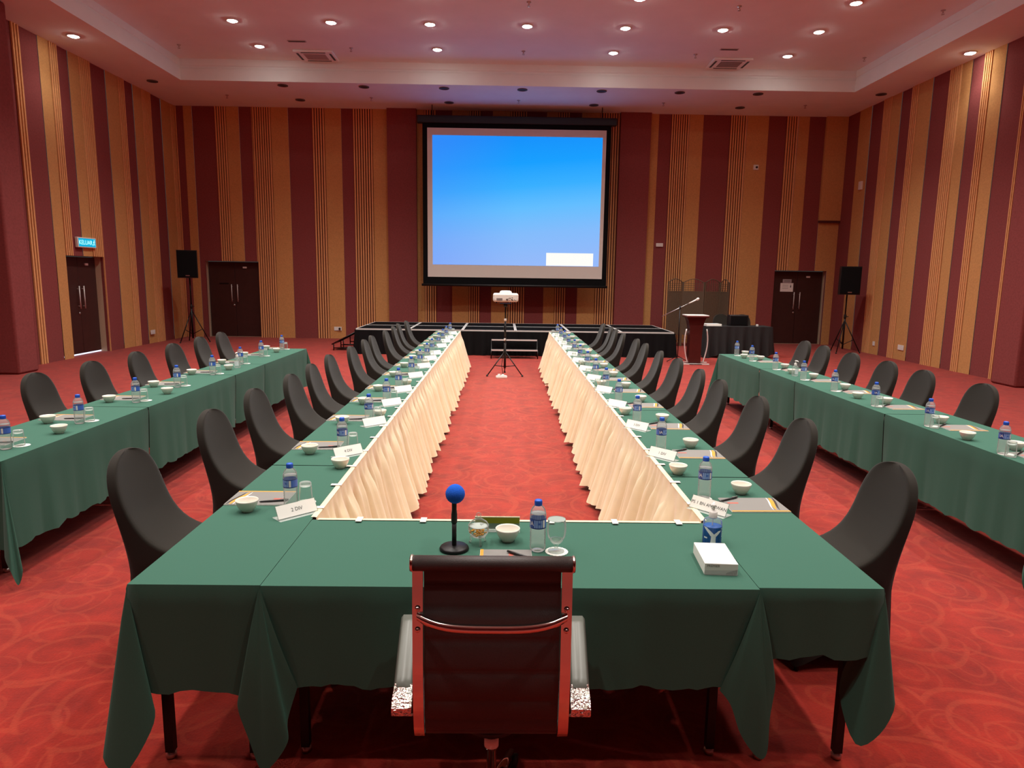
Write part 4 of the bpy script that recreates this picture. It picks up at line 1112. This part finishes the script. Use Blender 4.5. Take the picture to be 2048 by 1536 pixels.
t = thing('name_plate', 'name plate seen from behind with a lime green strip on the head table', 'name plate', (-.014, 2.925, T+.001), PI)
tilt = Matrix.Translation((0, .005, .001)) @ Matrix.Rotation(math.radians(-8), 4, 'X')
b = MB(); b.box((-.1, -.04, 0), (.1, .03, .0025), M['acrylic'], .0006); b.box((-.1, -.0012, .0), (.1, .0012, .068), M['acrylic'], 0, tilt); b.build('acrylic_stand', t)
b = MB(); b.box((-.098, .0016, .034), (.098, .0024, .062), M['lime'], 0, tilt); b.build('lime_strip', t)
b = MB(); b.box((-.098, -.0024, .004), (.098, -.0016, .064), M['paper'], 0, tilt); b.box((-.099, -.0026, .062), (.099, .0028, .066), M['cream'], 0, tilt); b.build('card', t)
place(BOWL, (.031, 2.80, T+.001), 0, 'white bowl on the head table between the snack jar and the bottle', 'bowls of the head table'); 
place(BOT, (.154, 2.70, T+.001), -.05, 'clear water bottle with blue cap on the head table beside the stemmed goblet', 'water bottles of the head table')
place(COA, (.232, 2.685, T+.001), 0, 'white paper coaster under the stemmed goblet', 'coasters of the head table')
t = thing('water_goblet', 'stemmed clear glass goblet on a white coaster beside the bottle', 'glass', (.230, 2.688, T+.0023))
b = MB(); b.lathe([(0, .0035), (.032, .0015), (.034, 0), (.0335, .003), (.012, .007), (.007, .014), (.007, .024), (.012, .031), (.024, .042), (.036, .065), (.040, .09), (.0385, .115), (.0355, .137)], M['glass'], 32); b.build('goblet_body', t)
b = MB(); b.lathe([(0, .033), (.011, .0335), (.0225, .043), (.0285, .052), (.022, .051), (.010, .042), (0, .040)], M['acrylic'], 32); b.build('thick_bottom', t)  # whitish material stands in for the coaster refracted through the glass
b = MB(); b.lathe([(.0355, .1365), (.0362, .138), (.0355, .1392), (.0348, .138)], M['acrylic'], 32); b.build('rim', t)
place(PAD, (.023, 2.545, T+.001), PI/2, 'grey folder with amber corner on the head table behind the office chair', 'folders of the head table')
place(PEN, (.085, 2.615, T+.0075), 2.5, 'black pen lying on the folder of the head table', 'pens of the head table')

t = thing('tissue_box', 'white cardboard tissue box on the head table near the blue pump bottle', 'tissue box', (.851, 2.575, T+.001), math.radians(-4))
b = MB(); b.box((-.063, -.105, 0), (.063, .105, .046), M['paper'], .0015); b.build('carton', t)
text('PREMIER', .013, M['ink'], t, Matrix.Translation((-.030, -.1058, .036)) @ Matrix.Rotation(PI/2, 4, 'X'))
b = MB()
for k in range(7): b.quad([(.018+.006*k, -.1056, .004), (.021+.006*k, -.1056, .004), (.027+.0055*k, -.1056, .012+.002*k), (.024+.0055*k, -.1056, .012+.002*k)], M['notice'])
b.quad([(-.062, -.1054, .0), (.062, -.1054, .0), (.062, -.1054, .022), (-.062, -.1054, .018)], M['palegrey']); b.build('printed_pattern', t)

t = pump('hand_sanitizer', 'blue hand sanitizer pump bottle behind the tissue box on the head table', (.905, 2.795, T+.001), math.radians(160), .040, .116, M['bottle'], None)
b = MB(); b.lathe([(0, .003), (.0385, .004), (.0388, .078), (0, .079)], M['gelblue'], 28); b.build('blue_gel', t)
rz = math.radians(-160)
bl = thing  # label drawn on the side facing the office chair
b = MB(); Rr = .0404
def arcq(pts, m, r=Rr):
    V_ = []
    for a, z in pts: V_.append((r*math.cos(a), r*math.sin(a), z))
    f = b.bm.faces.new([b.bm.verts.new(p) for p in V_]); b.faces([f], m)
a0 = -PI/2-math.radians(160)
def arm(zs, a_s, w, m, r=Rr):
    rows = []
    for k in range(len(zs)):
        rows.append([(r*math.cos(a0+a_s[k]+w[k]*(-1+j/4)), r*math.sin(a0+a_s[k]+w[k]*(-1+j/4)), zs[k]) for j in range(9)])
    b.grid(rows, m, True)
b.grid([[(.0398*math.cos(a0-1.5+3.0*j/24), .0398*math.sin(a0-1.5+3.0*j/24), z) for j in range(25)] for z in (.006, .080)], M['gelblue'], True)
arm([.006, .03, .048], [-.18, -.16, -.14], [.30, .24, .26], M['gelwhite'])
arm([.044, .052, .062, .072, .079], [-.2, -.35, -.6, -.9, -1.1], [.26, .25, .24, .22, .20], M['gelwhite'], .0408)
arm([.044, .052, .060, .067], [-.08, .12, .34, .55], [.24, .23, .21, .18], M['gelwhite'], .0408)
for k in range(3): arm([.056-.009*k, .059-.009*k], [1.0, 1.0], [.14, .14], M['gelwhite'], .0405)
arm([.030, .036], [-1.0, -1.0], [.2, .2], M['gelwhite'], .0405)
b.build('label', t)
me = text_mesh('T', .016, M['gelwhite'], bend=(.0410, .070, a0+.80)); o = bpy.data.objects.new('lettering', me); COL.objects.link(o); o.parent = t

# ------------------------------------------------------------------ office chair
t = thing('office_chair', 'black ribbed office chair with red-reflecting chrome frame at the head table', 'office chair', (-.022, 2.0, 0))
hw = .228
b = MB()
# side profile of the sling (y,z): top roll, back, bend, seat
prof = [(.045, .985), (.035, .93), (.018, .85), (.0, .75), (-.018, .65), (-.028, .56), (-.028, .49), (-.015, .445), (.02, .415), (.08, .41), (.16, .42), (.25, .43), (.31, .425)]
def crv(P_, n):
    out = []
    P_ = [Vector((0, *p)) for p in P_]
    for i in range(len(P_)-1):
        for k in range(n):
            f = k/n; p0 = P_[max(i-1, 0)]; p1 = P_[i]; p2 = P_[i+1]; p3 = P_[min(i+2, len(P_)-1)]
            out.append(.5*((2*p1)+(p2-p0)*f+(2*p0-5*p1+4*p2-p3)*f*f+(3*p1-p0-3*p2+p3)*f*f*f))
    out.append(P_[-1]); return out
def adj(y, z):
    if z <= .49: return (y, z)
    f = (z-.49)/.495; return (y-.075*f, .49+f*.518)
prof = [adj(*p) for p in prof]
C_ = crv(prof, 10)
rows = []
for i, p in enumerate(C_):
    tq = (C_[min(i+1, len(C_)-1)]-C_[max(i-1, 0)]).normalized(); nb = Vector((0, tq.z, -tq.y))   # towards the back/outside
    rib = .0045*abs(math.sin(i*PI/10))**.5
    rows.append([(-hw+.02+(2*hw-.04)*j/10, p.y-nb.y*-rib, p.z-nb.z*-rib) for j in range(11)])
b.grid(rows, M['leather'], True)
rows2 = [[(x, y+.022 if i < 80 else y, z+(.0 if i < 70 else .022)) for x, y, z in r] for i, r in enumerate(rows)]
b.grid(rows2, M['leather'], True); b.build('ribbed_sling', t)
b = MB(); b.tube([(-hw-.012, *adj(.045, .985)), (hw+.012, *adj(.045, .985))], .024, M['leather'], 20); b.build('top_roll', t)
for sx in (-1, 1):
    b = MB(); q = crv(prof, 5)
    rows = []
    for i, p in enumerate(q):
        tq = (q[min(i+1, len(q)-1)]-q[max(i-1, 0)]).normalized(); nb = Vector((0, tq.z, -tq.y))
        xi, xo = sx*(hw-.018), sx*(hw+.014)
        rows.append([(xi, p.y+nb.y*.012, p.z+nb.z*.012), (xo, p.y+nb.y*.012, p.z+nb.z*.012), (xo, p.y-nb.y*.006, p.z-nb.z*.006), (xi, p.y-nb.y*.006, p.z-nb.z*.006)])
    V = b.grid(rows, M['chrome'], False, True); b.cap(V[0], M['chrome']); b.cap(V[-1], M['chrome'])
    bmesh.ops.recalc_face_normals(b.bm, faces=b.bm.faces)
    fr_ = b.build('side_rail', t)
    b = MB(); b.lathe([(.024, 0), (.027, .004), (.024, .009), (0, .010)], M['chrome'], 20, mtx=Matrix.Translation((sx*(hw+.012), *adj(.045, .985))) @ Matrix.Rotation(sx*PI/2, 4, 'Y')); b.build('roll_end_cap', t)
    for z_, y_ in ((.855, .004), (.79, -.008)):
        b = MB(); b.lathe([(0, .006), (.006, .005), (.0085, 0)], M['chrome'], 14, mtx=Matrix.Translation((sx*(hw-.002), *adj(y_, z_))) @ Matrix.Rotation(PI/2, 4, 'X')); b.build('bolt', fr_)
    # arm
    b = MB(); xa = sx*(hw+.052)
    A0, A1 = Vector((xa, -.03, .535)), Vector((xa+sx*.015, .285, .645))
    rows = []
    for k in range(9):
        f = k/8; p = A0.lerp(A1, .16+f*.84); hwid = .031
        z = p.z+.018*math.sin(f*PI*.6)
        rows.append([(p.x-hwid, p.y, z+.004), (p.x-hwid*.7, p.y, z+.016), (p.x+hwid*.7, p.y, z+.016), (p.x+hwid, p.y, z+.004), (p.x+hwid*.7, p.y, z-.006), (p.x-hwid*.7, p.y, z-.006)])
    V = b.grid(rows, M['armpad'], True, True); b.cap(V[0], M['armpad']); b.cap(V[-1], M['armpad']); ap = b.build('arm_pad', t)
    b = MB(); rows = []
    for p, wd in ((A0.lerp(A1, .2)+Vector((0, 0, .012)), .028), (A0.lerp(A1, .05)+Vector((0, 0, .010)), .031), (A0+Vector((0, -.012, -.004)), .031), (A0+Vector((0, -.014, -.022)), .031), (A0+Vector((-sx*.02, .004, -.030)), .02)):
        rows.append([(p.x-wd, p.y, p.z+.004), (p.x+wd, p.y, p.z+.004), (p.x+wd, p.y+.006, p.z-.006), (p.x-wd, p.y+.006, p.z-.006)])
    V = b.grid(rows, M['scuffed'], False, True); b.cap(V[0], M['scuffed']); b.cap(V[-1], M['scuffed']); b.build('arm_bracket', t)
    b = MB(); b.tube([(xa+sx*.015, .285, .645), (xa+sx*.015, .30, .62), (xa+sx*.01, .28, .54), (sx*(hw+.012), .20, .43)], .012, M['chrome'], 8, flat=(1.6, .7)); b.build('arm_support', t)
# curved chrome spreader bar
b = MB(); rows = []
for k in range(21):
    f = -1+2*k/20; x = f*(hw-.0); y, z = adj(.010, .832); y -= .045*(1-abs(f)**4)+.012; z -= .018*(1-abs(f)**3)
    hgt = .027*(1-.25*abs(f)**6)
    rows.append([(x, y+.008, z+hgt*.5), (x, y-.003, z+hgt*.42), (x, y-.008, z), (x, y-.003, z-hgt*.5), (x, y+.008, z-hgt*.55)])
b.grid(rows, M['chrome'], True, True); b.build('spreader_bar', t)
b = MB(); b.lathe([(.016, .07), (.016, .28), (.024, .28), (.024, .34), (.040, .35), (.040, .40)], M['chrome'], 20, (0, .13, 0)); b.build('gas_column', t)
b = MB(); b.lathe([(.034, .33), (.040, .34), (.040, .375), (.10, .38), (.10, .40), (0, .402)], M['black'], 20, (0, .13, 0)); b.build('tilt_mechanism', t)
b = MB(); b.lathe([(.0245, .285), (.0245, .325)], M['paper'], 20, (0, .13, 0)); b.build('paper_sticker', t)
for k in range(5):
    a = -PI/2+.35+2*PI*k/5; cx, cy = math.cos(a), math.sin(a)
    b = MB(); b.tube([(.02*cx, .13+.02*cy, .10), (.15*cx, .13+.15*cy, .092), (.27*cx, .13+.27*cy, .068)], [.022, .019, .013], M['chrome'], 10, flat=(1, .7)); lg = b.build('base_leg', t)
    b = MB(); mtx = Matrix.Translation((.27*cx, .13+.27*cy, .028)) @ Matrix.Rotation(a, 4, 'Z') @ Matrix.Rotation(PI/2, 4, 'X')
    for s in (-.014, .014): b.lathe([(0, s-.008), (.026, s-.008), (.028, s), (.026, s+.008), (0, s+.008)], M['black'], 16, mtx=mtx)
    b.build('caster', lg)

for o in bpy.data.objects:
    if '_used' in o: del o['_used']
for p in (LIT, DARK, SPR, SP, CH, BOT, BOWL, GLS, COA, PAD, PEN, proto_plate): assert p.get('label'), p.name

# ------------------------------------------------------------------ world, camera, view
w = bpy.data.worlds.new('world'); scene.world = w; w.use_nodes = True
w.node_tree.nodes['Background'].inputs['Color'].default_value = (1, .9, .85, 1); w.node_tree.nodes['Background'].inputs['Strength'].default_value = .02

F = 1375.0
yv = Vector((1007-1024, 552-768, F)).normalized(); nv = Vector((900-1024, 9500-768, F)); nv -= yv*nv.dot(yv); nv.normalize()
xv = nv.cross(yv)                      # world axes seen in image axes (x right, y down, z forward)
W = Matrix((xv, yv, -nv))              # image -> world
right_, down_, fwd_ = W.col[0], W.col[1], W.col[2]
cam = bpy.data.cameras.new('camera'); co = bpy.data.objects.new('camera', cam); COL.objects.link(co)
R3 = Matrix((right_, -down_, -fwd_)).transposed()
co.matrix_world = Matrix.Translation((0, 0, CAMH)) @ R3.to_4x4()
cam.sensor_fit = 'HORIZONTAL'; cam.sensor_width = 36; cam.lens = 36*F/2048; cam.clip_start = .05; cam.clip_end = 200
scene.camera = co
vs = scene.view_settings
vs.view_transform = 'Standard'; vs.look = 'None'; vs.gamma = 1; vs.use_curve_mapping = False; vs.exposure = EXPOSURE
